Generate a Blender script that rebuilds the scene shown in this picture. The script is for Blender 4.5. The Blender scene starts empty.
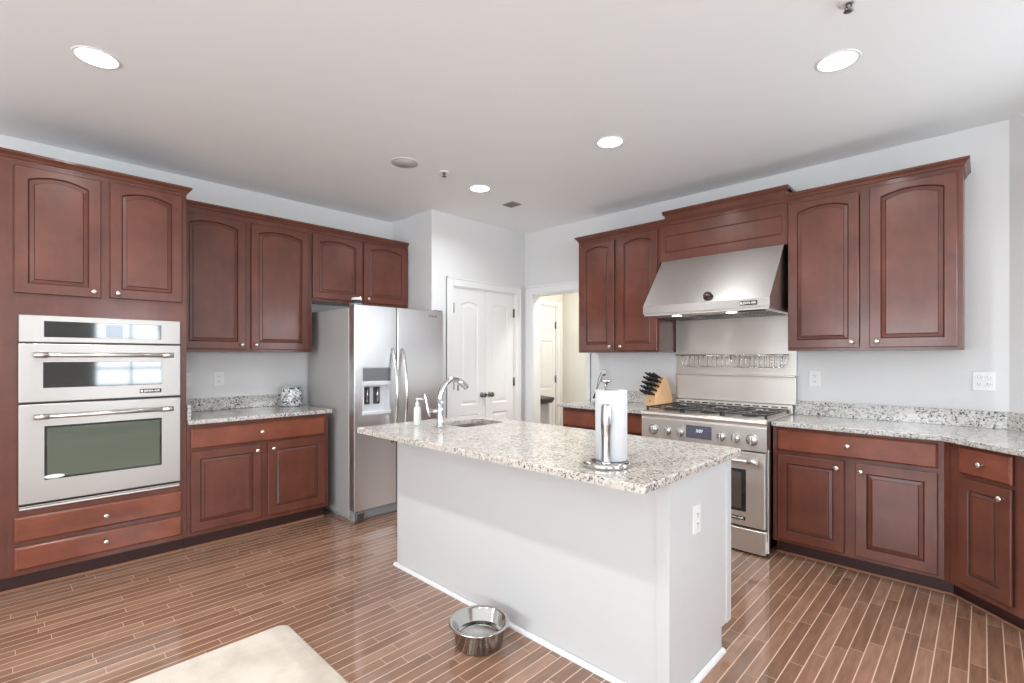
import bpy, bmesh, math, random
from mathutils import Vector, Matrix
random.seed(4)
SC = bpy.context.scene
COL = SC.collection
R = math.radians

def lin(r, g, b):
    def f(c):
        c /= 255.0
        return c / 12.92 if c <= 0.04045 else ((c + 0.055) / 1.055) ** 2.4
    return (f(r), f(g), f(b), 1.0)

# ------------------------------------------------------------------ camera
CAM_H = 1.35
YAW = 44.02
cd = bpy.data.cameras.new('camera')
cam = bpy.data.objects.new('camera', cd)
COL.objects.link(cam)
cam.location = (0, 0, CAM_H)
cam.rotation_euler = (R(90), 0, R(YAW))
cd.sensor_width = 36.0
cd.lens = 488.4 / 1024 * 36.0
cd.shift_y = 15.5 / 1024
cd.clip_start = 0.02
SC.camera = cam

# ------------------------------------------------------------------ view, world, light
SC.view_settings.view_transform = 'Standard'
SC.view_settings.look = 'None'
SC.view_settings.gamma = 1.0
SC.view_settings.use_curve_mapping = False
SC.view_settings.exposure = 0.27
SC.cycles.use_denoising = True
SC.cycles.max_bounces = 10
SC.cycles.diffuse_bounces = 6
SC.cycles.glossy_bounces = 5
SC.cycles.sample_clamp_indirect = 6.0
SC.cycles.caustics_reflective = False
SC.cycles.caustics_refractive = False

world = bpy.data.worlds.new('sky')
SC.world = world
world.use_nodes = True
bg = world.node_tree.nodes['Background']
bg.inputs['Color'].default_value = (0.86, 0.93, 1.0, 1)
bg.inputs['Strength'].default_value = 1.6

CEIL = 2.785
CAN_POWER = 10.0
CAN_COLOR = (0.93, 0.975, 1.0)
WINDOW_LIGHTS = [   # name, centre, rotation, size x, size y, watts
    ('daylight_right', (2.95, 1.45, 1.55), (R(118), 0, R(90)), 1.0, 1.5, 60),
    ('daylight_right_rear', (2.95, -1.3, 1.55), (R(118), 0, R(90)), 1.4, 1.5, 95),
    ('added_fill_angled', (1.32, 3.55, 1.7), (R(108), 0, R(135)), 0.95, 1.05, 30),  # lamp for the added angled window, brightens the fridge front
    ('rear_fill_left', (-1.4, -4.15, 1.45), (R(125), 0, R(0)), 1.9, 1.7, 125),  # at an unseen rear window, tilted up as added ceiling fill
    ('rear_fill_right', (1.0, -4.15, 1.45), (R(125), 0, R(0)), 1.9, 1.7, 100),  # same added ceiling fill, right-hand rear window
]
def area(name, loc, rot, sx, sy, watts, color=(1, 1, 1), shape='RECTANGLE', spread=180):
    l = bpy.data.lights.new(name, 'AREA')
    l.shape = shape
    l.size = sx
    l.size_y = sy
    l.energy = watts
    l.color = color
    l.spread = R(spread)
    o = bpy.data.objects.new(name, l)
    COL.objects.link(o)
    o.location = loc
    o.rotation_euler = rot
    return o
for nm, loc, rot, sx, sy, w in WINDOW_LIGHTS:
    area(nm, loc, rot, sx, sy, w, (0.83, 0.925, 1.0))
area('hall_lamp', (-3.0, 4.85, 2.6), (0, 0, 0), 0.35, 0.35, 24, (1.0, 0.97, 0.91), 'DISK')

# ------------------------------------------------------------------ materials
MATS = {}
def new_mat(name):
    m = bpy.data.materials.new(name)
    m.use_nodes = True
    nt = m.node_tree
    return m, nt, nt.nodes['Principled BSDF']
def mat(name, col, rough=0.5, metal=0.0, coat=0.0, emit=None, es=0.0, spec=0.5, aniso=0.0):
    m, nt, b = new_mat(name)
    b.inputs['Base Color'].default_value = col
    b.inputs['Roughness'].default_value = rough
    b.inputs['Metallic'].default_value = metal
    b.inputs['Coat Weight'].default_value = coat
    b.inputs['Coat Roughness'].default_value = 0.15
    b.inputs['Specular IOR Level'].default_value = spec
    b.inputs['Anisotropic'].default_value = aniso
    if emit:
        b.inputs['Emission Color'].default_value = emit
        b.inputs['Emission Strength'].default_value = es
    MATS[name] = m
    return m
def coords(nt, kind='Object', scale=(1, 1, 1)):
    tc = nt.nodes.new('ShaderNodeTexCoord')
    mp = nt.nodes.new('ShaderNodeMapping')
    mp.inputs['Scale'].default_value = scale
    nt.links.new(tc.outputs[kind], mp.inputs['Vector'])
    return mp.outputs['Vector']
def noise(nt, vec, scale, detail=3, rough=0.5):
    n = nt.nodes.new('ShaderNodeTexNoise')
    n.inputs['Scale'].default_value = scale
    n.inputs['Detail'].default_value = detail
    n.inputs['Roughness'].default_value = rough
    nt.links.new(vec, n.inputs['Vector'])
    return n.outputs['Fac']
def ramp(nt, fac, stops, interp='LINEAR'):
    r = nt.nodes.new('ShaderNodeValToRGB')
    r.color_ramp.interpolation = interp
    e = r.color_ramp.elements
    while len(e) < len(stops):
        e.new(0.5)
    for i, (p, c) in enumerate(stops):
        e[i].position = p
        e[i].color = c
    nt.links.new(fac, r.inputs['Fac'])
    return r.outputs['Color']
def mix(nt, fac, a, b, mode='MIX'):
    m = nt.nodes.new('ShaderNodeMix')
    m.data_type = 'RGBA'
    m.blend_type = mode
    for sock, v in ((m.inputs[0], fac), (m.inputs[6], a), (m.inputs[7], b)):
        if hasattr(v, 'is_linked'):
            nt.links.new(v, sock)
        else:
            sock.default_value = v
    return m.outputs[2]
def math_n(nt, op, a, b=None, c=None):
    m = nt.nodes.new('ShaderNodeMath')
    m.operation = op
    for i, v in enumerate((a, b, c)):
        if v is None:
            continue
        if hasattr(v, 'is_linked'):
            nt.links.new(v, m.inputs[i])
        else:
            m.inputs[i].default_value = v
    return m.outputs[0]
def bump(nt, b, h, strength, dist=0.01):
    n = nt.nodes.new('ShaderNodeBump')
    n.inputs['Strength'].default_value = strength
    n.inputs['Distance'].default_value = dist
    nt.links.new(h, n.inputs['Height'])
    nt.links.new(n.outputs['Normal'], b.inputs['Normal'])

def wood(name, dark, mid, light, scale):
    m, nt, b = new_mat(name)
    v = coords(nt, 'Object', scale)
    g = noise(nt, v, 7.0, 5, 0.6)
    v2 = coords(nt, 'Object', (1, 1, 1))
    blot = noise(nt, v2, 4.5, 4, 0.6)
    c1 = ramp(nt, g, [(0.3, dark), (0.5, mid), (0.72, light)])
    c2 = ramp(nt, blot, [(0.32, dark), (0.55, mid), (0.75, light)])
    c = mix(nt, 0.72, c1, c2)
    nt.links.new(c, b.inputs['Base Color'])
    b.inputs['Roughness'].default_value = 0.33
    b.inputs['Specular IOR Level'].default_value = 0.4
    b.inputs['Coat Weight'].default_value = 0.2
    b.inputs['Coat Roughness'].default_value = 0.12
    MATS[name] = m
    return m
WOOD = wood('cherry_wood', lin(86, 47, 36), lin(104, 58, 45), lin(119, 69, 54), (3, 3, 0.5))
WOODH = wood('cherry_wood_crossgrain', lin(104, 54, 38), lin(128, 69, 49), lin(146, 83, 60), (0.5, 3, 3))
SHOE = mat('shoe_strip_glare', lin(158, 112, 88), 0.3)  # paler tone paints the glare along the strip
WOODDARK = mat('toe_and_shade_wood', lin(58, 27, 23), 0.5)  # toe wood; also paints shade in door grooves and edges

def granite(name, cream, grey, tan, dark_amount):
    m, nt, b = new_mat(name)
    v = coords(nt, 'Object')
    big = noise(nt, v, 9, 3)
    n1 = noise(nt, v, 62, 4, 0.62)
    n2 = noise(nt, v, 95, 3, 0.6)
    n3 = noise(nt, v, 40, 3, 0.6)
    base = mix(nt, ramp(nt, n3, [(0.42, (0, 0, 0, 1)), (0.62, (1, 1, 1, 1))]), cream, tan)
    base = mix(nt, ramp(nt, n1, [(0.53, (0, 0, 0, 1)), (0.60, (1, 1, 1, 1))]), base, grey)
    d = math_n(nt, 'ADD', n2, math_n(nt, 'MULTIPLY', math_n(nt, 'SUBTRACT', big, 0.5), 0.3))
    base = mix(nt, ramp(nt, d, [(dark_amount, (0, 0, 0, 1)), (dark_amount + 0.04, (1, 1, 1, 1))]), base, lin(50, 48, 48))
    nt.links.new(base, b.inputs['Base Color'])
    b.inputs['Roughness'].default_value = 0.13
    b.inputs['Specular IOR Level'].default_value = 0.5
    MATS[name] = m
    return m
GRAN = granite('granite_grey', lin(204, 200, 196), lin(150, 148, 146), lin(188, 182, 174), 0.585)
GRANI = granite('granite_cream', lin(208, 201, 192), lin(150, 147, 142), lin(196, 184, 172), 0.592)

def steel(name, col, rough, axis_scale, tangent=(0.15, 0.1, 1), aniso=0.72):
    m, nt, b = new_mat(name)
    b.inputs['Base Color'].default_value = col
    b.inputs['Metallic'].default_value = 1.0
    v = coords(nt, 'Object', axis_scale)
    n = noise(nt, v, 30, 3, 0.6)
    mr = nt.nodes.new('ShaderNodeMapRange')
    mr.inputs['To Min'].default_value = rough - 0.06
    mr.inputs['To Max'].default_value = rough + 0.06
    nt.links.new(n, mr.inputs['Value'])
    nt.links.new(mr.outputs[0], b.inputs['Roughness'])
    tv = nt.nodes.new('ShaderNodeCombineXYZ')
    for i in range(3):
        tv.inputs[i].default_value = tangent[i]
    nt.links.new(tv.outputs[0], b.inputs['Tangent'])
    b.inputs['Anisotropic'].default_value = aniso
    MATS[name] = m
    return m
STEEL = steel('brushed_steel', lin(232, 227, 221), 0.36, (0.4, 12, 12))
STEELO = steel('oven_steel', lin(182, 177, 172), 0.38, (0.4, 12, 12), (0.15, 0.1, 1), 0.5)
SATIN = mat('satin_steel', lin(222, 218, 214), 0.28, 1.0)
STEELH = steel('hood_steel', lin(212, 208, 204), 0.34, (0.4, 12, 12))
STEELW = steel('backguard_steel', lin(222, 217, 211), 0.36, (12, 12, 0.4))
STEELV = steel('brushed_steel_upright', lin(222, 221, 221), 0.30, (12, 12, 0.4), (0.12, 1, 0.12), 0.6)
CHROME = mat('chrome', lin(225, 225, 228), 0.07, 1.0)
POLISH = mat('polished_steel', lin(205, 203, 200), 0.13, 1.0)
NICKEL = mat('satin_nickel', lin(222, 212, 204), 0.25, 1.0)
STEELDK = mat('dark_steel', lin(120, 118, 116), 0.3, 1.0)
GREYPAINT = mat('grey_side_paint', lin(172, 169, 166), 0.42)
BLACK = mat('black', lin(22, 21, 22), 0.35)
IRON = mat('cast_iron', lin(40, 40, 42), 0.42)
GLASSBLK = mat('black_glass', lin(38, 40, 38), 0.05, 0.0, spec=0.9)
OVENGLASS = mat('oven_glass_reflection', lin(88, 96, 82), 0.05, 0.0, spec=1.0)  # greenish base colour paints the room's reflection in the glass
LCD = mat('lit_display', lin(95, 100, 116), 0.1, emit=lin(120, 128, 150), es=0.25)
LCDTXT = mat('display_digits', lin(220, 225, 235), 0.3, emit=lin(220, 228, 240), es=0.8)
WHITEPL = mat('white_plastic', lin(233, 232, 230), 0.35)
GREYPL = mat('grey_plastic', lin(150, 150, 152), 0.4)
DARKPL = mat('dark_plastic', lin(52, 52, 54), 0.4)
PAINT = mat('wall_paint', lin(222, 221, 220), 0.75)
HALLPAINT = mat('hall_paint', lin(228, 225, 214), 0.75)
CEILM = mat('ceiling_paint', lin(242, 246, 247), 0.85)
TRIMW = mat('white_trim_paint', lin(231, 230, 229), 0.38)
ISLW = mat('island_paint', lin(209, 209, 208), 0.42)
PAPER = mat('paper_towel', lin(203, 203, 205), 0.9)
BLOCKW = mat('maple_wood', lin(226, 180, 134), 0.45)
BULB = mat('lamp_lens', (1, 1, 1, 1), 0.4, emit=(1.0, 0.96, 0.9, 1), es=6.0)
HOODBULB = mat('hood_lamp_lens', (1, 1, 1, 1), 0.4, emit=(1.0, 0.95, 0.88, 1), es=8.0)
SPEAKERM = mat('speaker_grille', lin(196, 193, 190), 0.8)
VENTM = mat('vent_metal', lin(140, 138, 136), 0.5)
SOAP = mat('clear_soap', lin(226, 232, 226), 0.12, coat=0.5)

def floor_mat():
    m, nt, b = new_mat('plank_floor')
    geo = nt.nodes.new('ShaderNodeNewGeometry')
    sp = nt.nodes.new('ShaderNodeSeparateXYZ')
    nt.links.new(geo.outputs['Position'], sp.inputs[0])
    W = 0.0575
    L = 0.58
    xs = math_n(nt, 'DIVIDE', math_n(nt, 'ADD', sp.outputs[0], 20.0), W)
    row = math_n(nt, 'FLOOR', xs)
    fx = math_n(nt, 'FRACT', xs)
    wn = nt.nodes.new('ShaderNodeTexWhiteNoise')
    wn.noise_dimensions = '1D'
    nt.links.new(row, wn.inputs['W'])
    ys = math_n(nt, 'ADD', math_n(nt, 'DIVIDE', math_n(nt, 'ADD', sp.outputs[1], 20.0), L), math_n(nt, 'MULTIPLY', wn.outputs['Value'], 7.0))
    pl = math_n(nt, 'FLOOR', ys)
    fy = math_n(nt, 'FRACT', ys)
    cmb = nt.nodes.new('ShaderNodeCombineXYZ')
    nt.links.new(row, cmb.inputs[0])
    nt.links.new(pl, cmb.inputs[1])
    wn2 = nt.nodes.new('ShaderNodeTexWhiteNoise')
    wn2.noise_dimensions = '2D'
    nt.links.new(cmb.outputs[0], wn2.inputs['Vector'])
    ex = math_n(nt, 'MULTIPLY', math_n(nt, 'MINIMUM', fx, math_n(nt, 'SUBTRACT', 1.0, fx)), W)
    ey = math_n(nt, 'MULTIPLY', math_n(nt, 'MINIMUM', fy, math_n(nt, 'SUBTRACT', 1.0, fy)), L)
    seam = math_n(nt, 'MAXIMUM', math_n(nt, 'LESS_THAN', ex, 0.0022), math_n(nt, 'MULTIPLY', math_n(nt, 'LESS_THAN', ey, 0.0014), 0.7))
    v = coords(nt, 'Object', (14, 1.6, 1))
    # shift the grain per plank
    addv = nt.nodes.new('ShaderNodeVectorMath')
    addv.operation = 'ADD'
    nt.links.new(v, addv.inputs[0])
    nt.links.new(wn2.outputs['Color'], addv.inputs[1])
    g = noise(nt, addv.outputs[0], 3.0, 5, 0.6)
    plank = ramp(nt, wn2.outputs['Value'], [(0.0, lin(132, 96, 76)), (0.5, lin(147, 109, 87)), (1.0, lin(163, 124, 101))])
    grain = ramp(nt, g, [(0.3, (0.74, 0.74, 0.74, 1)), (0.7, (1.14, 1.14, 1.14, 1))])
    c = mix(nt, 1.0, plank, grain, 'MULTIPLY')
    c = mix(nt, seam, c, lin(226, 192, 168))  # pale seam colour paints the light caught on the bevels
    nt.links.new(c, b.inputs['Base Color'])
    b.inputs['Roughness'].default_value = 0.22
    b.inputs['Coat Weight'].default_value = 0.8
    b.inputs['Coat Roughness'].default_value = 0.06
    bump(nt, b, math_n(nt, 'MULTIPLY', wn2.outputs['Value'], 1.0), 0.08, 0.002)
    MATS['plank_floor'] = m
    return m
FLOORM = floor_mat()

def rug_mat():
    m, nt, b = new_mat('cream_plush')
    v = coords(nt, 'Object')
    n = noise(nt, v, 5, 4, 0.6)
    n2 = noise(nt, v, 260, 2, 0.6)
    c = ramp(nt, n, [(0.35, lin(196, 182, 167)), (0.6, lin(212, 200, 187))])
    nt.links.new(c, b.inputs['Base Color'])
    b.inputs['Roughness'].default_value = 0.95
    bump(nt, b, n2, 0.5, 0.004)
    return m
RUGM = rug_mat()

def mosaic_mat():
    m, nt, b = new_mat('mosaic_speckle')
    v = coords(nt, 'Object')
    vo = nt.nodes.new('ShaderNodeTexVoronoi')
    vo.inputs['Scale'].default_value = 75
    nt.links.new(v, vo.inputs['Vector'])
    sp = nt.nodes.new('ShaderNodeSeparateColor')
    nt.links.new(vo.outputs['Color'], sp.inputs[0])
    c = ramp(nt, sp.outputs[0], [(0.0, lin(60, 60, 64)), (0.2, lin(214, 216, 214)), (0.5, lin(236, 236, 236)), (0.72, lin(160, 168, 164)), (0.84, lin(196, 160, 166)), (0.92, lin(120, 124, 122))], 'CONSTANT')
    nt.links.new(c, b.inputs['Base Color'])
    b.inputs['Roughness'].default_value = 0.12
    return m
MOSAIC = mosaic_mat()

# ------------------------------------------------------------------ mesh helpers
class MB:
    def __init__(self):
        self.bm = bmesh.new()
    def _add(self, tmp, mi=0, M=None, smooth=False):
        vm = {}
        for v in tmp.verts:
            vm[v] = self.bm.verts.new(M @ v.co if M else v.co)
        for f in tmp.faces:
            try:
                nf = self.bm.faces.new([vm[v] for v in f.verts])
            except ValueError:
                continue
            nf.material_index = f.material_index if mi is None else mi
            nf.smooth = smooth or f.smooth
        tmp.free()
    def box(self, x0, x1, y0, y1, z0, z1, bev=0.0, seg=1, mi=0, M=None):
        t = bmesh.new()
        bmesh.ops.create_cube(t, size=1.0)
        for v in t.verts:
            v.co = Vector(((x0 + x1) / 2 + v.co.x * (x1 - x0), (y0 + y1) / 2 + v.co.y * (y1 - y0), (z0 + z1) / 2 + v.co.z * (z1 - z0)))
        if bev > 0:
            bmesh.ops.bevel(t, geom=t.edges[:], offset=bev, segments=seg, affect='EDGES', profile=0.5)
        self._add(t, mi, M)
        return self
    def lathe(self, prof, c=(0, 0, 0), n=32, mi=0, M=None, smooth=True, cap=True):
        """prof: list of (radius, z) spun about z through c"""
        t = bmesh.new()
        rings = []
        for r, z in prof:
            if r < 1e-6:
                rings.append([t.verts.new((c[0], c[1], c[2] + z))])
            else:
                rings.append([t.verts.new((c[0] + r * math.cos(2 * math.pi * i / n), c[1] + r * math.sin(2 * math.pi * i / n), c[2] + z)) for i in range(n)])
        for a, b in zip(rings, rings[1:]):
            for i in range(n):
                j = (i + 1) % n
                if len(a) == 1 and len(b) == 1:
                    continue
                if len(a) == 1:
                    f = t.faces.new((a[0], b[j], b[i]))
                elif len(b) == 1:
                    f = t.faces.new((a[i], a[j], b[0]))
                else:
                    f = t.faces.new((a[i], a[j], b[j], b[i]))
                f.smooth = smooth
        if cap:
            if len(rings[0]) > 1:
                t.faces.new(list(reversed(rings[0])))
            if len(rings[-1]) > 1:
                t.faces.new(rings[-1])
        self._add(t, mi, M)
        return self
    def tube(self, pts, r, n=10, mi=0, M=None, flat=1.0):
        """round bar along pts; r a number or a list; flat squashes the section's second axis"""
        t = bmesh.new()
        pts = [Vector(p) for p in pts]
        rs = r if isinstance(r, (list, tuple)) else [r] * len(pts)
        up = None
        rings = []
        for i, p in enumerate(pts):
            d = (pts[min(i + 1, len(pts) - 1)] - pts[max(i - 1, 0)]).normalized()
            if up is None:
                up = Vector((0, 0, 1)) if abs(d.z) < 0.9 else Vector((1, 0, 0))
            s = d.cross(up)
            if s.length < 1e-4:
                s = d.cross(Vector((0, 1, 0)))
            s.normalize()
            up = s.cross(d).normalized()
            rings.append([t.verts.new(p + (s * math.cos(2 * math.pi * k / n) + up * math.sin(2 * math.pi * k / n) * flat) * rs[i]) for k in range(n)])
        for a, b in zip(rings, rings[1:]):
            for k in range(n):
                j = (k + 1) % n
                f = t.faces.new((a[k], b[k], b[j], a[j]))
                f.smooth = True
        t.faces.new(rings[0])
        t.faces.new(list(reversed(rings[-1])))
        bmesh.ops.recalc_face_normals(t, faces=t.faces[:])
        self._add(t, mi, M)
        return self
    def prism(self, poly, a0, a1, axis='x', bev=0.0, mi=0, M=None, smooth=False, seg=1):
        """poly in the plane across axis, extruded from a0 to a1: x -> (y,z), y -> (x,z), z -> (x,y)"""
        t = bmesh.new()
        def P(u, v, a):
            return {'x': (a, u, v), 'y': (u, a, v), 'z': (u, v, a)}[axis]
        A = [t.verts.new(P(u, v, a0)) for u, v in poly]
        B = [t.verts.new(P(u, v, a1)) for u, v in poly]
        n = len(poly)
        t.faces.new(A)
        t.faces.new(list(reversed(B)))
        for i in range(n):
            f = t.faces.new((A[i], B[i], B[(i + 1) % n], A[(i + 1) % n]))
        bmesh.ops.recalc_face_normals(t, faces=t.faces[:])
        if bev > 0:
            bmesh.ops.bevel(t, geom=t.edges[:], offset=bev, segments=seg, affect='EDGES', profile=0.5)
        self._add(t, mi, M)
        return self
    def loops(self, loops, mi=0, M=None, fill=True, smooth=False, dark=()):
        t = bmesh.new()
        L = [[t.verts.new(p) for p in lp] for lp in loops]
        for li, (a, b) in enumerate(zip(L, L[1:])):
            n = len(a)
            for i in range(n):
                j = (i + 1) % n
                try:
                    f = t.faces.new((a[i], a[j], b[j], b[i]))
                    f.smooth = smooth
                    f.material_index = 1 if li in dark else mi
                except ValueError:
                    pass
        if fill:
            t.faces.new(L[-1]).material_index = mi
        self._add(t, None, M)
        return self
    def build(self, name, mats, parent=None, weld=True):
        if weld:
            bmesh.ops.remove_doubles(self.bm, verts=self.bm.verts[:], dist=1e-5)
        bmesh.ops.recalc_face_normals(self.bm, faces=self.bm.faces[:])
        me = bpy.data.meshes.new(name)
        self.bm.to_mesh(me)
        self.bm.free()
        for m in (mats if isinstance(mats, (list, tuple)) else [mats]):
            me.materials.append(m)
        o = bpy.data.objects.new(name, me)
        COL.objects.link(o)
        if parent:
            o.parent = parent
        return o

def thing(name, label, cat, loc=(0, 0, 0), rz=0.0, group=None):
    o = bpy.data.objects.new(name, None)
    o.empty_display_size = 0.1
    COL.objects.link(o)
    o.location = loc
    o.rotation_euler = (0, 0, R(rz))
    o['label'] = label
    o['category'] = cat
    if group:
        o['group'] = group
    return o
def tag(o, label, cat, group=None):
    o['label'] = label
    o['category'] = cat
    if group:
        o['group'] = group
    return o
def struct(o):
    o['kind'] = 'structure'
    return o
def lab(o, s):
    o['label'] = s
    return o
def copy_thing(src, loc, label, rz=None):
    c = src.copy()
    COL.objects.link(c)
    c.location = loc
    if rz is not None:
        c.rotation_euler = (0, 0, R(rz))
    c['label'] = label
    for ch in list(src.children):
        d = ch.copy()
        COL.objects.link(d)
        d.parent = c
        for g in list(ch.children):
            e = g.copy()
            COL.objects.link(e)
            e.parent = d
    return c
RX90 = Matrix.Rotation(R(90), 4, 'X')      # turns +z to -y: lathes face the room

def text_mesh(txt, size, extrude=0.0006, bold=0.0):
    cu = bpy.data.curves.new('lettering', 'FONT')
    cu.body = txt
    cu.size = size
    cu.extrude = extrude
    cu.offset = bold
    cu.align_x = 'CENTER'
    cu.align_y = 'CENTER'
    ob = bpy.data.objects.new('lettering', cu)
    COL.objects.link(ob)
    dg = bpy.context.evaluated_depsgraph_get()
    me = bpy.data.meshes.new_from_object(ob.evaluated_get(dg))
    bpy.data.objects.remove(ob)
    return me
def add_text(mb, txt, size, cx, cy, cz, mi, bold=0.0, width=None):
    me = text_mesh(txt, size, bold=bold)
    t = bmesh.new()
    t.from_mesh(me)
    if width:
        xs = [v.co.x for v in t.verts]
        s = width / (max(xs) - min(xs))
        for v in t.verts:
            v.co.x *= s
    mb._add(t, mi, Matrix.Translation((cx, cy, cz)) @ RX90)
def badge(parent, cx, y, cz, w, h):
    b = MB()
    b.box(cx - w / 2, cx + w / 2, y - 0.003, y, cz - h / 2, cz + h / 2, 0.001)
    b.box(cx - w * 0.46, cx - w * 0.36, y - 0.0045, y - 0.002, cz - h * 0.28, cz + h * 0.28, mi=1)
    add_text(b, 'JENN-AIR', h * 0.72, cx + w * 0.06, y - 0.0036, cz, 1, 0.0004, w * 0.76)
    o = b.build('badge', [BLACK, WHITEPL], parent, weld=False)
    return lab(o, 'small black badge with white lettering')

# a cabinet door or drawer front; local x across, front towards -y, z up
def rect_loop(x0, x1, z0, z1, y, n=0):
    return [(x0, y, z0), (x1, y, z0)] + [(x1 + (x0 - x1) * i / (n + 1), y, z1) for i in range(0, n + 2)]
def panel_loops(x0, x1, z0, z1, yf, stile, rail_b, rail_t, arch, n=11, prof=None):
    """outer rectangle of the cell, then the profile of the recessed and raised panel"""
    def inner(off, dy):
        xl, xr, zb, zt = x0 + stile + off, x1 - stile - off, z0 + rail_b + off, z1 - rail_t - off
        pts = [(xl, yf + dy, zb), (xr, yf + dy, zb)]
        for i in range(n + 2):
            t = i / (n + 1)
            z = zt - arch * (2 * t - 1) ** 2 if arch else zt
            pts.append((xr + (xl - xr) * t, yf + dy, z))
        return pts
    out = [rect_loop(x0, x1, z0, z1, yf, n)]
    for off, dy in (prof or ((0, 0), (0.003, 0.004), (0.006, 0.009), (0.0085, 0.009), (0.026, 0.0055), (0.0285, 0.0005), (0.031, 0.0))):
        out.append(inner(off, dy))
    return out
def slab_sides(mb, x0, x1, z0, z1, yf, th, ch=0.004, gap_shade=False):
    mb.loops([rect_loop(x0, x1, z0, z1, yf + th), rect_loop(x0, x1, z0, z1, yf + th - 0.008), rect_loop(x0, x1, z0, z1, yf + ch)], fill=False, dark=(0,) if gap_shade else ())  # dark rear rim paints the gap shadow round the door
    mb.loops([rect_loop(x0, x1, z0, z1, yf + ch), rect_loop(x0 + ch, x1 - ch, z0 + ch, z1 - ch, yf)], fill=False)
    mb.box(x0 + ch, x1 - ch, yf + th - 0.002, yf + th, z0 + ch, z1 - ch)
def cab_door(parent, x0, x1, z0, z1, arch=0.0, yf=-0.02, stile=0.056, name='door'):
    mb = MB()
    ch = 0.004
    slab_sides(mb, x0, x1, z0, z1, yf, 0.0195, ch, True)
    mb.loops(panel_loops(x0 + ch, x1 - ch, z0 + ch, z1 - ch, yf, stile - ch, 0.052, 0.036 if arch else 0.052, arch), dark=(2, 3, 5))  # dark groove and step faces paint the panel's shadow lines
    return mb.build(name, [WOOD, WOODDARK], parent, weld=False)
def drawer_front(parent, x0, x1, z0, z1, yf=-0.02):
    mb = MB()
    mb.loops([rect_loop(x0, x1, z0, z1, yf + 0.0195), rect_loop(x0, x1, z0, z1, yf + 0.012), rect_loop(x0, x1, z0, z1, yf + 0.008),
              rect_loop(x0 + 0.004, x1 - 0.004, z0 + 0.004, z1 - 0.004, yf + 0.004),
              rect_loop(x0 + 0.010, x1 - 0.010, z0 + 0.010, z1 - 0.010, yf)], dark=(0,))  # dark rear rim paints the gap shadow round the drawer
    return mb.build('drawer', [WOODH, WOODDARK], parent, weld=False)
KNOB_ME = None
def knob(parent, x, z, yf=-0.02):
    global KNOB_ME
    if KNOB_ME is None:
        mb = MB()
        mb.lathe([(0.009, 0), (0.006, 0.004), (0.005, 0.014), (0.012, 0.019), (0.0155, 0.024), (0.0145, 0.030), (0.009, 0.033), (0, 0.034)], n=20, M=RX90)
        o = mb.build('knob', NICKEL)
        KNOB_ME = o.data
        bpy.data.objects.remove(o)
    o = bpy.data.objects.new('knob', KNOB_ME)
    COL.objects.link(o)
    o.parent = parent
    o.location = (x, yf, z)
    return lab(o, 'round satin nickel knob')
def crown(parent_or_none, pts, z0, name='crown', outs=None):
    """crown moulding swept round the open polyline pts (plan points on the cabinet face); outward = right of travel"""
    prof = [(0.0, 0.0), (0.004, 0.0), (0.004, 0.010), (0.010, 0.014), (0.014, 0.024), (0.024, 0.034), (0.030, 0.040), (0.030, 0.052), (0.0, 0.052)]
    P = [Vector((p[0], p[1])) for p in pts]
    nrm = []
    for i in range(len(P)):
        ds = []
        if i > 0:
            ds.append((P[i] - P[i - 1]).normalized())
        if i < len(P) - 1:
            ds.append((P[i + 1] - P[i]).normalized())
        ns = [Vector((d.y, -d.x)) for d in ds]
        if len(ns) == 1:
            nrm.append(ns[0])
        else:
            s = ns[0] + ns[1]
            nrm.append(s / (1 + ns[0].dot(ns[1])))
    mb = MB()
    t = bmesh.new()
    rings = [[t.verts.new((p.x + n.x * o, p.y + n.y * o, z0 + h)) for o, h in prof] for p, n in zip(P, nrm)]
    for a, b in zip(rings, rings[1:]):
        for k in range(len(prof)):
            j = (k + 1) % len(prof)
            t.faces.new((a[k], b[k], b[j], a[j]))
    t.faces.new(rings[0])
    t.faces.new(list(reversed(rings[-1])))
    mb._add(t)
    return mb.build(name, WOOD, parent_or_none)
def outlet(name_parent_loc, rz, label, gangs=1, w=0.075, h=0.117):
    t = thing('outlet', label, 'outlet', name_parent_loc, rz)
    mb = MB()
    mb.box(-w / 2, w / 2, -0.007, 0.0, -h / 2, h / 2, 0.003, 2)
    mb.build('cover_plate', WHITEPL, t)
    for g in range(gangs):
        cx = (g - (gangs - 1) / 2) * 0.046
        for s in (-1, 1):
            m2 = MB()
            m2.box(cx - 0.0165, cx + 0.0165, -0.0095, -0.006, s * 0.02 - 0.0145, s * 0.02 + 0.0145, 0.002)
            m2.box(cx - 0.008, cx - 0.0055, -0.0102, -0.009, s * 0.02 - 0.002, s * 0.02 + 0.008, mi=1)
            m2.box(cx + 0.0055, cx + 0.008, -0.0102, -0.009, s * 0.02 - 0.002, s * 0.02 + 0.006, mi=1)
            m2.lathe([(0.0025, 0), (0.0025, 0.001)], c=(cx, s * 0.02 - 0.008, 0.009), n=10, mi=1, M=RX90)
            m2.build('socket', [WHITEPL, DARKPL], t, weld=False)
    return t

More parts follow.
